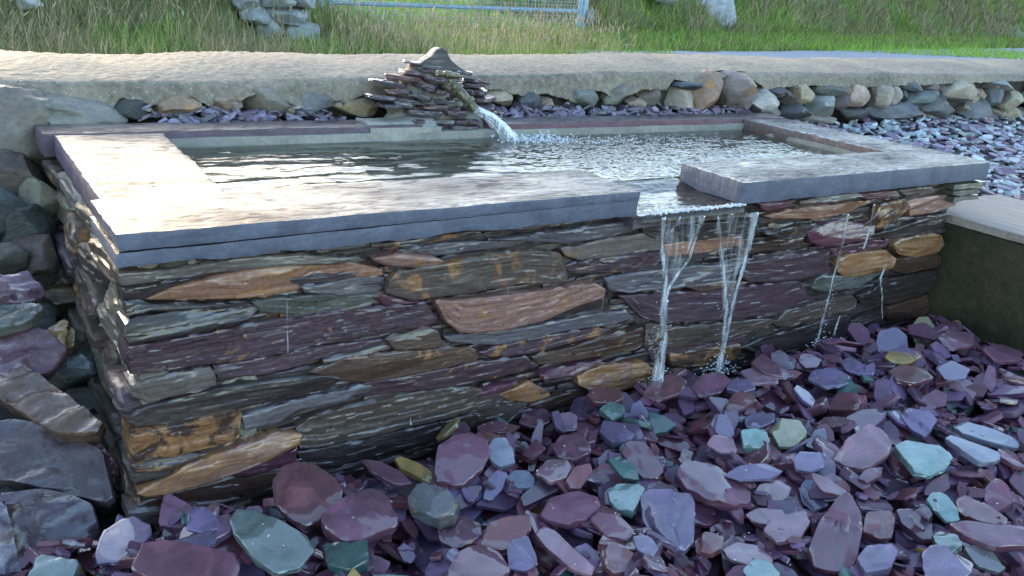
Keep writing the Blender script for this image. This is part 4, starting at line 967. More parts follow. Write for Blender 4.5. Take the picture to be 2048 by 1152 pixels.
# ---- choose the 300 that show largest
area = np.zeros(len(PIECES)); ok = OWN >= 0; jj, ii = np.nonzero(ok)
X_, Y_, Z_ = GX[ii], GY[jj], HF[jj, ii]; D_ = np.stack([X_-CAM[0], Y_-CAM[1], Z_-CAM[2]], 1); zc = D_@CF; uu = 1024+FPX*(D_@CR)/zc; vv = 576-FPX*(D_@CU)/zc
vis = (uu > 0) & (uu < 2048) & (vv > 0) & (vv < 1152); np.add.at(area, OWN[jj, ii][vis], (CELL*FPX/zc[vis])**2*np.abs(D_[vis][:, 2])/np.linalg.norm(D_[vis], axis=1))
area[nT0:] += 1e6; order = np.argsort(-area); chosen = [int(k) for k in order[:300] if area[k] > 0]
DIRS = [("right of", 1, 0), ("left of", -1, 0), ("behind", 0, -1), ("in front of", 0, 1)]
LM = [("the turquoise stone", 1250, 1000), ("the big lilac slab", 1337, 1045), ("the green oval stone", 1850, 920), ("the huge upright slab", 1680, 1070), ("the large mauve slab", 1722, 900), ("the rounded tan boulder", 1845, 665), ("the dark green pebble", 1695, 788),
      ("the left waterfall's foot", 1312, 765), ("the right waterfall's foot", 1438, 748), ("the rough grey block", 868, 1010), ("the big rounded maroon slate", 615, 990), ("the thick plum block", 718, 1040), ("the ochre sliver", 828, 942), ("the long pale bar", 1970, 872), ("the narrow turquoise stone", 1886, 1016),
      ("the long thick plum slab", 1425, 972), ("the tan cubic stone", 1575, 870), ("the flat ochre stone", 1805, 714), ("the layered plum slate", 925, 920), ("the pink oval slate", 1545, 985), ("the two toned slate", 545, 1085), ("the oval plum slate", 1140, 898)]
usedlab = {}; cand = []
for k in chosen:
    P_ = PIECES[k]
    if 'lab' in P_: continue
    u, v = proj((P_['x'], P_['y'], P_['z'])); li = min(range(len(LM)), key=lambda i: math.hypot(LM[i][1]-u, (LM[i][2]-v)*1.6)); du, dv_ = u-LM[li][1], (v-LM[li][2])*1.6
    di = max(range(4), key=lambda i: DIRS[i][1]*du+DIRS[i][2]*dv_); cand.append((li, di, math.hypot(du, dv_), k))
cnt = {}
ORD = ["nearest", "second nearest", "third nearest", "fourth nearest", "fifth nearest", "sixth nearest", "seventh nearest", "eighth nearest", "ninth nearest", "tenth nearest"]
for li, di, dd, k in sorted(cand):
    P_ = PIECES[k]; sz = 'small' if area[k] < np.median(area[chosen]) else 'medium'; tlt = 'flat' if math.hypot(P_['n'][0], P_['n'][1]) < .22 else 'tilted'
    base = f"{sz} {tlt} {P_['cn']} slate"; key = (base, li, di); c_ = cnt.get(key, 0); cnt[key] = c_+1
    P_['lab'] = f"{base} {DIRS[di][0]} {LM[li][0]}" + (", the nearest such" if c_ == 0 else f", {ORD[min(c_, 9)]} such")
chset = set(chosen); stuffV = []; stuffF = []; stuffC = []; off = 0
def add_stuff(V, F, c):
    global off
    stuffV.append(np.asarray(V)); stuffF.extend([tuple(i+off for i in f) for f in F]); stuffC.append(np.tile((*c, 1.), (len(V), 1))); off += len(V)
LOWLIB = [slab_mesh(rand_outline(lr)*.05, .1*lr.uniform(.1, .24), 200+k, 10, False) for k in range(24)]
for k, P_ in enumerate(PIECES):
    U_, V_, N_ = frame(np.array(P_['n'], float), P_['spin']); s = P_.get('s', 1); sz = P_.get('sz', 1)
    M3 = Matrix(((U_[0]*s, V_[0]*s, N_[0]*sz, P_['x']), (U_[1]*s, V_[1]*s, N_[1]*sz, P_['y']), (U_[2]*s, V_[2]*s, N_[2]*sz, P_['z']), (0, 0, 0, 1)))
    if k in chset:
        if P_['lib'] is None:
            V, F = slab_mesh(P_['O'], P_['th'], k, 44, True); me = mesh("slate_piece", V, F, 42)
        else:
            li = P_['lib']
            if li not in LIBM: V, F = slab_mesh(LIB[li][0], LIB[li][1], li+70, 38, True); LIBM[li] = mesh("slate_piece", V, F, 42)
            me = LIBM[li]
        nm = "stone_block" if P_['cn'] in ('turquoise', 'tan', 'dark green', 'green', 'ochre') and P_['lib'] is None else "slate_piece"
        o = obj(nm, me, M_slate, mw=M3, col=(*P_['c'], P_.get('rust', 0.))); o['label'] = P_['lab']; o['category'] = 'stone' if nm == "stone_block" else 'slate'; o['group'] = 'loose slates in the bed in front of the trough'
    elif area[k] > 0 or P_['lib'] is not None:
        V, F = slab_mesh(LIB[P_['lib']][0], LIB[P_['lib']][1], P_['lib']+70, 14, False); Mn = np.array(M3); V = np.array(V)@Mn[:3, :3].T+Mn[:3, 3]; add_stuff(V, F, P_['c'])
# ---- chips behind the rear coping and over the raised bed
br = random.Random(31)
BEDC = [(.2, .22, .27), (.17, .15, .2), (.13, .09, .13), (.24, .29, .29), (.15, .1, .14), (.1, .08, .11), (.28, .3, .34), (.19, .16, .22), (.32, .33, .33), (.2, .24, .26)]
def chip(x, y, z, s, tilt, cols):
    V, F = LOWLIB[br.randrange(24)]; n = np.array((br.gauss(0, tilt), br.gauss(0, tilt)-.05, 1.)); U_, V_, N_ = frame(n, br.random()*6.28); V = np.array(V); c = br.choice(cols); j = br.uniform(.7, 1.5)*(1.12 if cols is BEDC else .9)
    add_stuff(V[:, :1]*U_*s+V[:, 1:2]*V_*s+V[:, 2:]*N_*s+np.array((x, y, z)), F, tuple(v*j for v in c))
for i in range(5200):
    x = 3.02+7*br.random()**1.5; y = br.uniform(-.9, 1.22)
    if x < 3.68 and y < .24: continue
    u, v = proj((x, y, .45))
    if u > 2120 or u < 1500: continue
    chip(x, y, bed_z(x, y)+br.uniform(0, .022), br.uniform(.45, 1.0), .22, BEDC)
for i in range(520):
    x = br.uniform(.3, 3.05); y = br.uniform(1.09, 1.2)
    if .95 < x < 1.5: continue
    chip(x, y, .575+.03*br.random()+.04*(y-1.09)/.1, br.uniform(.35, .8), .45, [(.17, .14, .2), (.13, .09, .12), (.2, .18, .23), (.12, .11, .13)])
for i in range(2600):      # grit and splinters lodged between the slates
    x = br.uniform(-.5, 2.95); y = br.uniform(-1.35, .0)
    if not in_view(x, y, 20): continue
    i_, j_ = int((x-HX0)/CELL), int((y-HY0)/CELL)
    if HF[j_, i_] > .3: continue
    loc_ = HF[max(0, j_-5):j_+6, max(0, i_-5):i_+6]; low = HF[j_, i_] < np.mean(loc_[loc_ < .3])-.004
    if low: chip(x, y, HF[j_, i_]+.002, br.uniform(.12, .34), .3, PLUM)
    elif br.random() < .22: chip(x, y, HF[j_, i_]+.001, br.uniform(.035, .07), .1, [(.4, .34, .28), (.5, .44, .36)])
V = np.vstack(stuffV); me = bpy.data.meshes.new("slate_chippings"); me.from_pydata(V.tolist(), [], stuffF); me.update(); me.shade_smooth(); me.set_sharp_from_angle(angle=math.radians(30))
ca = me.color_attributes.new("tint", 'FLOAT_COLOR', 'POINT'); ca.data.foreach_set("color", np.vstack(stuffC).astype(np.float32).ravel())
s_ = NT("chippings"); at_ = s_.n('ShaderNodeAttribute', attribute_name='tint'); co_ = s_.coord(rnd=False); n_ = s_.noise(co_, 40, 4); n2_ = s_.noise(co_, 220, 3)
vc = s_.n('ShaderNodeVectorMath', {0: (at_, 'Color')}, operation='SCALE'); s_.set(vc, 'Scale', s_.rng((n_, 'Fac'), .3, .7, .75, 1.25))
M_chips = s_.P(Base_Color=vc, Roughness=s_.rng((n_, 'Fac'), .35, .65, .3, .55), Normal=s_.bump((n2_, 'Fac'), .3, .002))
obj("slate_chippings", me, M_chips, kind='stuff')

# ---- heap of big dark slabs left of the trough: pixel outline laid on a tilted plane through a point of its middle at depth x
def traced_slab(name, px, p, n, th, mat, col, label, cat, seed, group=None):
    px = np.array([tuple(map(float, q.split(','))) for q in px.split()]); n = np.array(n, float); n /= np.linalg.norm(n); p = np.array(p, float)
    U_, V_, N_ = frame(n, 0); O = np.array([[(q-p)@U_, (q-p)@V_] for q in (onplane(p, N_, *e) for e in px)])
    V, F = slab_mesh(O, th, seed, 64, True, .012); V = [(a, b, c-th/2) for a, b, c in V]
    M3 = Matrix(((U_[0], V_[0], N_[0], p[0]), (U_[1], V_[1], N_[1], p[1]), (U_[2], V_[2], N_[2], p[2]), (0, 0, 0, 1)))
    o = obj(name, mesh(name, V, F, 60), mat, mw=M3, col=col); o['label'] = label; o['category'] = cat
    if group: o['group'] = group
    return o
GH = 'heap of large slabs left of the trough'
def at_z(u, v, z): return on(2, z, u, v)
for k, (px, c, z, n, th, col, lab) in enumerate([
 ("-60,640 0,605 60,600 90,612 60,640 -20,660", (20, 625), .30, (-.1, -.35, 1), .03, (.1, .1, .085, .1), "thin grey slab under the topmost plum slab of the left heap"),
 ("-60,560 0,548 60,543 92,572 70,590 0,598 -60,600", (15, 572), .34, (-.05, -.4, 1), .035, (.1, .05, .07, 0), "plum slab topmost in the heap left of the trough"),
 ("-70,705 0,665 50,650 100,660 140,700 100,745 60,755 -60,770", (40, 708), .22, (-.1, -.75, 1), .045, (.1, .05, .065, .05), "plum slab with pale lichen patch in the left heap"),
 ("95,650 125,635 150,650 150,690 120,700 100,680", (122, 668), .2, (0, -.8, 1), .05, (.28, .18, .07, .3), "yellowish stone wedged between the left heap and the trough"),
 ("-40,700 40,722 120,775 205,840 190,862 110,866 0,800 -50,760", (80, 795), .17, (-.35, -.35, 1), .05, (.085, .048, .032, .3), "long brown slab sloping down towards the trough corner"),
 ("-60,830 60,835 150,868 210,905 232,1000 215,1012 120,985 0,960 -60,945", (90, 925), .08, (-.15, -.75, 1), .07, (.06, .042, .045, .1), "biggest dark slab in the left heap, pale scuffs along its edge"),
 ("-40,985 60,980 150,990 190,1010 200,1060 180,1100 120,1150 40,1175 -40,1170", (90, 1075), -.005, (-.05, -.8, 1), .1, (.06, .04, .05, .1), "squarish dark purple block at the bottom left"),
 ("-40,960 0,975 20,1030 48,1150 30,1180 -50,1180", (0, 1080), .07, (.5, -1.3, 1), .04, (.09, .07, .09, .1), "slab with white lichen standing at the left picture edge"),
 ("188,890 198,882 236,930 234,950 205,945", (212, 918), .05, (-.3, -1, 1), .02, (.13, .045, .07, 0), "small maroon slate wedged in the gap beside the trough corner")]):
    traced_slab("slate_slab", px, at_z(*c, z), n, th, M_bigslab, col, lab, 'slab', 300+k, GH)
# dark rubble filling the hollow behind the heap
hr = random.Random(8)
for k, (u, v, z, w_, c, lab) in enumerate([(25, 650, .16, .22, (.04, .045, .04), "dark stone in the shadowed hollow beneath the lichened plum slab"), (150, 740, .1, .16, (.05, .06, .055), "grey angular stone in the gap by the trough's left end"), (190, 800, .03, .14, (.03, .03, .03), "blackish stone deep in the gap beside the trough corner"),
   (110, 600, .2, .12, (.09, .06, .03), "small brown stone against the trough's left end"), (60, 1000, -.05, .3, (.03, .03, .032), "black stone under the biggest dark slab"), (190, 1010, -.06, .12, (.03, .03, .028), "dark wet stone at the foot of the trough's left corner")]):
    V, F = boulder(w_, w_*.8, w_*.6, 60+k, 3, 7, 16); p = at_z(u, v, z); o = obj("rubble_stone", mesh("rubble_stone", V, F, 40), M_bigslab, loc=tuple(p), col=(*c, .1)); o['label'] = lab; o['category'] = 'stone'

# ================================================================== CAIRN AND TAP
cairn = thing("slate_cairn", "mortared pyramid of thin slates with pointed top stone rising behind the trough", "cairn", (1.28, 1.08, .55))
CST0 = [(868,137,82,11,7),(835,150,46,9,9),(885,147,92,9,7),(820,160,74,12,4),(878,164,52,13,3),(930,148,60,10,6),(798,173,64,14,10),(858,175,56,11,8),(955,165,24,8,5),(956,173,44,9,5),(812,187,34,10,3),(850,196,56,14,17),(882,188,44,10,8),(775,199,64,10,7),
 (818,203,60,12,10),(898,206,44,9,0),(972,203,42,13,-4),(966,187,40,13,-3),(941,186,26,9,8),(793,214,54,11,0),(822,214,52,11,10),(873,218,64,12,4),(862,230,84,13,5),(907,223,48,9,-8),(925,232,54,10,5),(978,217,44,12,3),(985,229,34,12,6),(888,246,66,11,5),
 (932,246,62,11,-3),(878,259,64,10,2),(932,259,66,10,3),(992,241,34,12,0),(840,246,34,8,8),(905,176,44,9,6),(925,197,40,9,4),(948,218,36,9,-4),(905,160,60,9,5),(838,130,30,8,12)]
cr2 = random.Random(4)
CST = CST0+[(u+cr2.uniform(-22, 22)*(1 if v > 160 else .3), v+cr2.uniform(-6, 6), w_*.75, 8, a+cr2.uniform(-6, 6)) for u, v, w_, h_, a in CST0[4::2]]
for k, (u, v, w_, h_, an) in enumerate(CST):
    yp = .955+.17*min(1, max(0, (262-v)/150)); p = on(1, yp, u, v); dist = (p-CAM)@CF; W = w_*dist/FPX*1.12; th = h_*dist/FPX*.8; dp = .13
    O = rand_outline(cr2, .75, 8)*np.array((W/2, 1)); O[:, 1] *= dp/2/.75
    V, F = slab_mesh(O, th, 400+k, 26, True); a = math.radians(-an+2); ti = cr2.uniform(.05, .25)
    V = [(x*math.cos(a)-z*math.sin(a), y, x*math.sin(a)+z*math.cos(a)-ti*y*.3) for x, y, z in V]
    c = cr2.choice([(.085, .05, .06), (.075, .05, .065), (.07, .06, .07), (.09, .06, .065), (.1, .095, .1), (.1, .05, .05)])
    obj("slate_course", mesh("slate_course", V, F, 32), M_slate, cairn, loc=tuple(p+np.array((0, dp*.42, 0))-np.array(cairn.location)), col=(*c, 0))
PKP = [(828,130),(845,121),(860,111),(871,99),(881,95),(890,100),(898,118),(914,132),(934,144),(900,143),(860,140),(832,138)]
O = np.array([on(1, 1.13, *q) for q in PKP]); c0 = O.mean(0); V, F = slab_mesh(np.c_[O[:, 0]-c0[0], O[:, 2]-c0[2]], .045, 450, 36, True)
V = [(a, -c+.01+.1*b, b) for a, b, c in V]; obj("peak_stone", mesh("peak_stone", V, F, 40), M_rough, cairn, loc=tuple(c0-np.array(cairn.location)), col=(.055, .052, .052, .0))
V = []; F = []
for j in range(22):
    t = j/21; z = .56+(.8-.56)*t; yy = .985+.15*t; wl = .20*(1-t)**.9+.055; cx = 1.275+.01*t
    for i in range(48):
        a = 2*math.pi*i/48; ca, sa = math.cos(a), math.sin(a); x = cx+wl*np.sign(ca)*abs(ca)**.8; y = yy+.055+(.06)*np.sign(sa)*abs(sa)**.8
        d = 1+.10*fbm(x*22, y*22, z*32, 3); V.append((cx+(x-cx)*d, yy+.055+(y-yy-.055)*d, z))
for j in range(21):
    for i in range(48): a, b = j*48+i, j*48+(i+1) % 48; F.append((a, b, b+48, a+48))
F.append(tuple(21*48+i for i in range(48))); child_at("mortar", V, F, M_mortar, cairn, sharp=None)
tap = thing("garden_tap", "old brass garden tap with T handle gushing into the trough", "tap", (1.25, .97, .72))
def lathe(name, prof, p0, p1, mat, parent, n=22, hexes=()):
    """profile (t, r) between two points"""
    p0, p1 = np.array(p0, float), np.array(p1, float); A = p1-p0; L = np.linalg.norm(A); A /= L; S = np.cross(A, (0, 1, 0)); S /= np.linalg.norm(S); B = np.cross(A, S); V = []; F = []
    for j, (t, r) in enumerate(prof):
        for i in range(n):
            a = 2*math.pi*i/n; rr = r
            if j in hexes: k = ((a+.3) % (math.pi/3))-math.pi/6; rr = r*math.cos(math.pi/6)/math.cos(k)
            V.append(p0+A*L*t+(S*math.cos(a)+B*math.sin(a))*rr)
    m = len(prof)
    for j in range(m-1):
        for i in range(n): F.append((j*n+i, j*n+(i+1) % n, (j+1)*n+(i+1) % n, (j+1)*n+i))
    F.append(tuple(range(n-1, -1, -1))); F.append(tuple((m-1)*n+i for i in range(n)))
    return child_at(name, V, F, mat, parent, sharp=35)
T0 = on(1, .965, 897, 158); T1 = on(1, .905, 950, 219); ax = T1-T0
TP = lambda t: T0+ax*t
lathe("spindle", [(0, .005), (.5, .005), (.5, .009), (1, .009)], TP(-.04), TP(.14), M_brass, tap)
lathe("packing_nut", [(0, .010), (.12, .014), (.5, .014), (.55, .019), (.9, .019), (1, .014)], TP(.1), TP(.3), M_brass, tap, hexes=(1, 2))
lathe("bonnet_nut", [(0, .019), (.1, .0255), (.8, .0255), (.85, .019), (1, .017)], TP(.28), TP(.4), M_brass, tap, hexes=(1, 2))
lathe("tap_body", [(0, .016), (.1, .0175), (.35, .0185), (.7, .0175), (1, .0165)], TP(.39), TP(.74), M_brass, tap)
lathe("union_nut", [(0, .019), (.12, .026), (.85, .026), (1, .018)], TP(.7), TP(.82), M_brass, tap, hexes=(1, 2))
lathe("spout", [(0, .0155), (.6, .0155), (.85, .0165), (1, .0165), (1, .013), (.6, .012)], TP(.81), TP(1.02), M_brass, tap)
lathe("inlet_pipe", [(0, .013), (1, .013)], TP(.55), TP(.55)+np.array((.0, .14, .01)), M_brass, tap)
h0 = on(1, .95, 874, 147); h1 = on(1, .985, 918, 153); hnd = lathe("tap_handle", [(0, .008), (.04, .011), (.22, .011), (.34, .007), (.38, .014), (.62, .014), (.66, .007), (.78, .011), (.96, .011), (1, .008)], h0, h1, M_brass, tap)
lathe("handle_screw", [(0, .006), (.7, .006), (1, .0045)], (h0+h1)/2+np.array((0, 0, 0)), (h0+h1)/2+np.array((-.004, -.014, .008)), M_brass, hnd, n=12)
J0 = TP(.97); J1 = np.array((LAND[0], LAND[1], WL-.004)); pth = []
for i in range(9):
    t = i/8; p = J0+(J1-J0)*t; p[2] += .018*math.sin(math.pi*t); pth.append((p, .0125+.017*t**1.3))
fall("thick white gush of water pouring from the brass tap into the trough", [tube(pth, 90, 36, .8, .55, lf=.05), tube([(p+np.array((.012, -.01, -.004)), r*.5) for p, r in pth], 95, 24, .8, 1., lf=.07)], M_jet)

# ================================================================== GATE, PILLAR, VERGE
gate = thing("field_gate", "galvanised steel field gate with wire mesh infill", "gate", (4.9, 7.05, .4))
gy0, gy1 = 7.0, 7.12
A = on(1, gy0, 660, 72); B = on(1, gy1, 1154, 75); gz = (A[2]+B[2])/2
def rod(p, q, r, n=10):
    p, q = np.array(p, float), np.array(q, float); T = (q-p)/np.linalg.norm(q-p); S = np.cross(T, (0, 1, 0)) if abs(T[1]) < .9 else np.cross(T, (1, 0, 0)); S /= np.linalg.norm(S); Bn = np.cross(T, S); V = []
    for e in (p, q):
        for i in range(n): a = 2*math.pi*i/n; V.append(e+(S*math.cos(a)+Bn*math.sin(a))*r)
    return V, [(i, (i+1) % n, n+(i+1) % n, n+i) for i in range(n)]+[tuple(range(n-1, -1, -1)), tuple(range(n, 2*n))]
zl = [on(1, gy0, 650, 4)[2], on(1, gy1, 1150, 22)[2]]
xl, xr = on(1, gy0, 659, 20)[0], B[0]
rails = [(A[2]+.01, B[2]+.01), (zl[0], zl[1])] + [(zl[0]+.27*k, zl[1]+.27*k) for k in (1, 2)]
for k, (za, zb_) in enumerate(rails): V, F = rod((xl, gy0, za), (xr, gy1, zb_), .022 if k else .018); child_at("rail", V, F, M_galv, gate)
for x, y, za, zb_ in ((xl, gy0, rails[0][0], rails[-1][0]), (xr, gy1, rails[0][1], rails[-1][1])): V, F = rod((x, y, za-.02), (x, y, zb_+.02), .026); child_at("end_upright", V, F, M_galv, gate)
W = []
for i in range(67):
    t = (i+.5)/67; x = xl+(xr-xl)*t; y = gy0+(gy1-gy0)*t-.025; W.append(rod((x, y, rails[0][0]*(1-t)+rails[0][1]*t), (x, y, rails[2][0]*(1-t)+rails[2][1]*t), .0028, 5))
for k in range(1, 14):
    f = k/14; W.append(rod((xl, gy0-.03, rails[0][0]*(1-f)+rails[2][0]*f), (xr, gy1-.03, rails[0][1]*(1-f)+rails[2][1]*f), .0028, 5))
V, F = join(*W); child_at("wire_mesh", V, F, M_galv, gate)
for x, y, l in ((xl-.1, gy0+.03, "round steel post at the hinge side of the gate"), (xr+.09, gy1+.03, "steel gate post at the latch end beside the bank")):
    V, F = rod((x, y, .25), (x, y, 1.65), .045, 16); v, c = centred(V); o = obj("gate_post", mesh("gate_post", v, F, 40), M_galv, loc=tuple(c)); o['label'] = l; o['category'] = 'post'
pil = thing("stone_pillar", "dry stone gate pillar of rounded grey boulders left of the gate", "pillar", (2.3, 5.4, .4))
PST = [(520,90,56,30,.3),(548,62,56,40,0),(612,66,56,34,0),(516,30,46,38,0),(588,33,84,27,0),(560,8,70,24,0),(612,5,50,26,0),(500,5,40,30,0),(535,-22,70,28,0),(600,-20,76,26,0),(590,50,30,8,0),(628,-48,60,26,0),(560,-50,80,28,0),(640,88,36,14,0)]
for k, (u, v, w_, h_, _) in enumerate(PST):
    p = on(1, 5.35, u, v); dist = (p-CAM)@CF; W_ = w_*dist/FPX*1.12; H_ = h_*dist/FPX*1.2; V, F = boulder(W_, .35, H_, 500+k, 3.6, 7, 16)
    j = cr2.uniform(.8, 1.15); obj("boulder", mesh("boulder", V, F, 50), M_boulder, pil, loc=tuple(p+np.array((0, .13, 0))-np.array(pil.location)), col=(.25*j, .27*j, .27*j, .05))
V, F = rough_box(1.95, 2.5, 5.47, 5.8, .3, 1.15, step=.05, amp=.03); child_at("rubble_core", V, F, M_core, pil)
for k, (u, v, w_, h_, c, l) in enumerate([(1430,15,95,80,(.27,.29,.31),"tall grey lichened boulder set in the bank right of the gate"),(1448,36,30,20,(.5,.52,.52),"small white stone under the tall grey boulder"),(1605,2,36,18,(.4,.45,.45),"pale stone showing through dry grass on the bank"),(1325,0,60,14,(.3,.33,.36),"flat grey stone on the bank top near the gate"),
    (515,18,40,40,(.3,.31,.32),"grey boulder half hidden in weeds left of the pillar"),(60,8,50,22,(.3,.3,.29),"pale stone buried in the left bank's weeds"),(1254,93,14,8,(.5,.5,.5),"little pale stone in the grass below the gate post"),(1180,35,20,30,(.2,.19,.17),"brownish stone beside the latch post")]):
    if k == 4: u, v = 500, 22
    yy = foot(on(2, .5, u, max(v, 60))[0])+.75 if k not in (6,) else None
    p = on(1, yy, u, v) if yy else on(2, .45, u, v); dist = (p-CAM)@CF; W_ = w_*dist/FPX; H_ = h_*dist/FPX; V, F = boulder(W_, W_*.8, H_*1.1, 600+k, 2.8, 5, 14)
    o = obj("bank_stone", mesh("bank_stone", V, F, 50), M_boulder, loc=tuple(p), col=(*c, .05)); o['label'] = l; o['category'] = 'stone'

# ---- grass and weeds: blades as real little leaves
gr = np.random.default_rng(3)
def blades(name, B, Hh, Wd, lean, col, mat=M_grass, head=None):
    """B n x 3 bases, heights, widths, lean vectors n x 2, colours n x 3"""
    n = len(B); az = gr.uniform(0, 2*np.pi, n); wv = np.stack([np.cos(az), np.sin(az), np.zeros(n)], 1)*Wd[:, None]/2
    L3 = np.c_[lean, np.zeros(n)]; ts = (0, .4, .75, 1); P = []
    for t in ts:
        c = B+np.c_[np.zeros(n), np.zeros(n), Hh*(t-.25*t*t*np.linalg.norm(lean, axis=1)/np.maximum(Hh, .01))]+L3*(t**1.8); P.append((c, t))
    V = np.concatenate([P[0][0]-wv, P[0][0]+wv, P[1][0]-wv*.9, P[1][0]+wv*.9, P[2][0]-wv*.6, P[2][0]+wv*.6, P[3][0]], 0); i = np.arange(n)
    F = [*np.stack([i, i+n, i+3*n, i+2*n], 1).tolist(), *np.stack([i+2*n, i+3*n, i+5*n, i+4*n], 1).tolist(), *np.stack([i+4*n, i+5*n, i+6*n], 1).tolist()]
    C = np.tile(np.c_[col, np.ones(n)], (7, 1))
    if head is not None:      # seed heads: slim double cones near the tip
        tip = P[3][0]; hl, hw, hc = head; d = P[3][0]-P[2][0]; d /= np.linalg.norm(d, axis=1)[:, None]; b = len(V)
        w2 = np.stack([-np.sin(az), np.cos(az), np.zeros(n)], 1)*hw; w1 = np.stack([np.cos(az), np.sin(az), np.zeros(n)], 1)*hw; m = tip+d*hl*.4
        V = np.concatenate([V, tip-d*hl*.1, m-w1, m-w2, m+w1, m+w2, tip+d*hl], 0)
        for a_, b_ in ((1, 2), (2, 3), (3, 4), (4, 1)): F += np.stack([b+i, b+i+a_*n, b+i+b_*n], 1).tolist()+np.stack([b+i+5*n, b+i+b_*n, b+i+a_*n], 1).tolist()
        C = np.concatenate([C, np.tile(np.c_[np.tile(hc, (n, 1))*gr.uniform(.7, 1.25, (n, 1)), np.ones(n)], (6, 1))])
    me = bpy.data.meshes.new(name); me.from_pydata(V.tolist(), [], F); me.update(); ca = me.color_attributes.new("tint", 'FLOAT_COLOR', 'POINT'); ca.data.foreach_set("color", C.astype(np.float32).ravel())
    return obj(name, me, mat, kind='stuff')
def scatter(n, x0, x1, s0, s1, powx=1., dist_bias=True):
    """random points beyond the foot line, denser near (in x) so that the picture is evenly covered"""
    a, b = x0+4, x1+4; x = a*(b/a)**gr.uniform(0, 1, n)-4 if dist_bias else gr.uniform(x0, x1, n); s = gr.uniform(s0, s1, n)
    y = np.array([foot(v) for v in x])+s; z = np.array([ground_z(p, q) for p, q in zip(x, y)]); return np.c_[x, y, z-.01]
def cols(n, pal, v=.25):
    pal = np.array(pal); c = pal[gr.integers(0, len(pal), n)]; return 1.2*c*gr.uniform(1-v, 1+v, (n, 1))
GREEN = [(.15, .22, .05), (.2, .27, .06), (.11, .18, .04), (.26, .29, .09)]; BROWN = [(.24, .19, .11), (.3, .25, .14), (.17, .15, .07), (.14, .16, .06), (.34, .28, .18), (.11, .14, .05)]; LUSH = [(.2, .34, .04), (.26, .4, .06), (.16, .3, .04)]; STRAW = [(.42, .34, .2), (.35, .3, .16), (.3, .28, .12)]
def patchy(B, sc=1.3, thr=0.):
    return np.array([nz(p[0]*sc, p[1]*sc, 2) > thr for p in B])
n = 26000; B = scatter(n, -1.2, GL, -.9, 2.4); _d = (B[:, 0] > 1.8) & (B[:, 0] < 2.62) & (B[:, 1] > 4.75) & (B[:, 1] < 5.5); B = B[~_d]; n = len(B); blades("left_bank_weeds", B, gr.uniform(.08, .3, n), gr.uniform(.004, .011, n), gr.normal(0, .08, (n, 2)), np.where(patchy(B, 1.6, -.12)[:, None], cols(n, BROWN), cols(n, GREEN+[(.06, .1, .03)])))
n = 900; B = scatter(n, -1.5, GL, -.1, 2.2); blades("left_bank_stalks", B, gr.uniform(.2, .5, n), np.full(n, .004), gr.normal(0, .1, (n, 2)), cols(n, STRAW), head=(.05, .006, (.42, .38, .28)))
n = 9000; B = scatter(n, GL-.2, GR+.4, -1.2, 1.9, dist_bias=False); blades("gateway_grass", B, gr.uniform(.04, .13, n), gr.uniform(.005, .01, n), gr.normal(0, .05, (n, 2)), cols(n, GREEN+LUSH))
n = 1000; B = scatter(n, GL-.7, GR-.6, -.7, .5, dist_bias=False); blades("gateway_seed_grass", B, gr.uniform(.14, .38, n), np.full(n, .0035), gr.normal(.02, .05, (n, 2)), cols(n, STRAW), head=(.06, .006, (.5, .38, .26)))
n = 26000; x = gr.uniform(1.5, 22, n); y = 7.3+gr.uniform(0, 1, n)**1.6*16; z = np.array([ground_z(a, b) for a, b in zip(x, y)]); ok_ = (np.abs((x-GL)/(y-CAM[1])-.0) < 9)
blades("field_grass", np.c_[x, y, z-.01], gr.uniform(.06, .2, n), gr.uniform(.008, .02, n), gr.normal(0, .06, (n, 2)), cols(n, LUSH))
n = 17000; B = scatter(n, GR-.9, 34, -.1, 1.0); dd = np.linalg.norm(B-CAM, axis=1); blades("verge_grass", B, gr.uniform(.05, .16, n)*(1+dd*.02), .001*dd, gr.normal(0, .07, (n, 2)), cols(n, GREEN+GREEN+LUSH+BROWN[:3]))
n = 19000; B = scatter(n, GR+.1, 40, .8, 3.4); dd = np.linalg.norm(B-CAM, axis=1); pt = patchy(B, .9, -.1); blades("right_bank_bracken", B, gr.uniform(.12, .4, n), .0011*dd, gr.normal(0, .14, (n, 2)), np.where(pt[:, None], cols(n, BROWN+[(.28, .21, .13)]), cols(n, GREEN)))
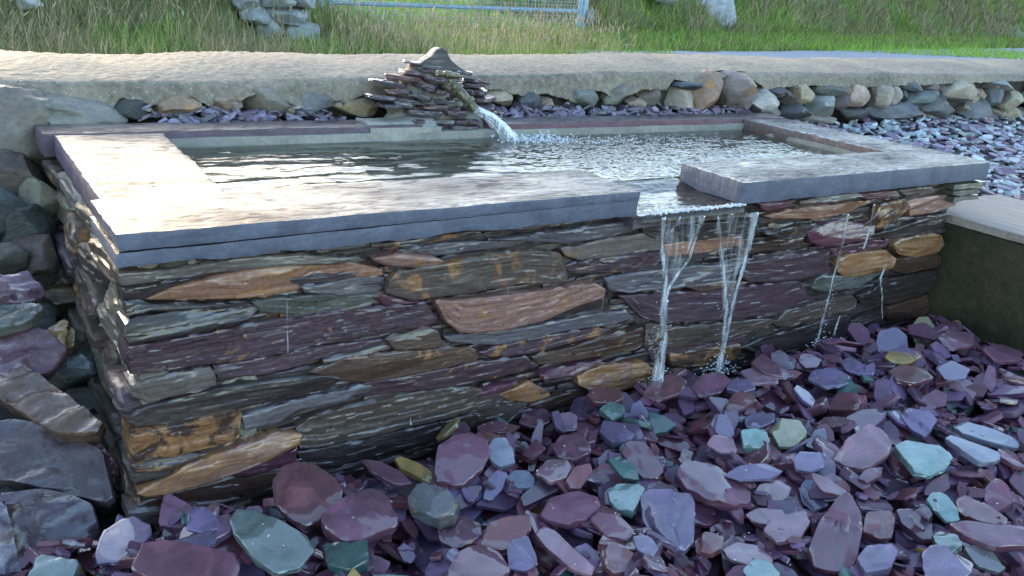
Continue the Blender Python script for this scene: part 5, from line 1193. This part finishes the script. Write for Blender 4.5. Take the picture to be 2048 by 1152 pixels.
# bushes beyond the banks whose dark shapes the water mirrors
def bush(x, y, h, w_, seed, label, pal, n=2600):
    rg = np.random.default_rng(seed); t = thing("hedge_bush", label, "bush", (x, y, ground_z(x, y)), 'bushes beyond the bank'); z0 = ground_z(x, y)
    d = rg.normal(size=(n, 3)); d /= np.linalg.norm(d, axis=1)[:, None]; cl = rg.normal(size=(16, 3))*np.array((.55, .55, .4)); c = cl[rg.integers(0, 16, n)]+d*(rg.uniform(.2, 1, (n, 1))**.4)*.42
    P = c*np.array((w_/2, w_/2, h/2))+np.array((0, 0, h*.55)); P[:, 2] = np.maximum(P[:, 2], .05); a = rg.normal(size=(n, 3)); a /= np.linalg.norm(a, axis=1)[:, None]; b = np.cross(a, rg.normal(size=(n, 3))); b /= np.linalg.norm(b, axis=1)[:, None]; s = rg.uniform(.05, .1, (n, 1))*h/1.6
    V = np.concatenate([P-a*s, P+b*s*.5, P+a*s, P-b*s*.5]); i = np.arange(n); F = np.stack([i, i+n, i+2*n, i+3*n], 1).tolist(); me = bpy.data.meshes.new("crown"); me.from_pydata(V.tolist(), [], F); me.update()
    ca = me.color_attributes.new("tint", 'FLOAT_COLOR', 'POINT'); pl_ = np.array(pal)[rg.integers(0, len(pal), n)]*rg.uniform(.6, 1.3, (n, 1)); ca.data.foreach_set("color", np.tile(np.c_[pl_, np.ones(n)], (4, 1)).astype(np.float32).ravel())
    obj("crown", me, M_grass, t)
    parts = [rod((0, 0, -.1), (.1*w_*math.cos(k*2.1), .1*w_*math.sin(k*2.1), h*.6), .02*h) for k in range(3)]; V, F = join(*parts); obj("trunk", mesh("trunk", V, F), M_soil, t)
DARKG = [(.03, .06, .015), (.05, .09, .02), (.07, .11, .03)]
for k, (x, y, h, w_, l) in enumerate([(24, 13.4, 1.9, 3.4, "dark green bush on the bank at the top right corner"), (17.5, 12.2, 1.1, 2.0, "low dark bramble clump on the right bank"), (32, 17, 2.4, 4.5, "broad leafy bush behind the one in the top right corner"), (10.5, 10.2, 1.3, 2.0, "bush behind the tall grey boulder on the bank"), (6.3, 13.5, 2.0, 4.5, "hedge bush out in the field beyond the gate")]):
    bush(x, y, h, w_, 40+k, l, DARKG)
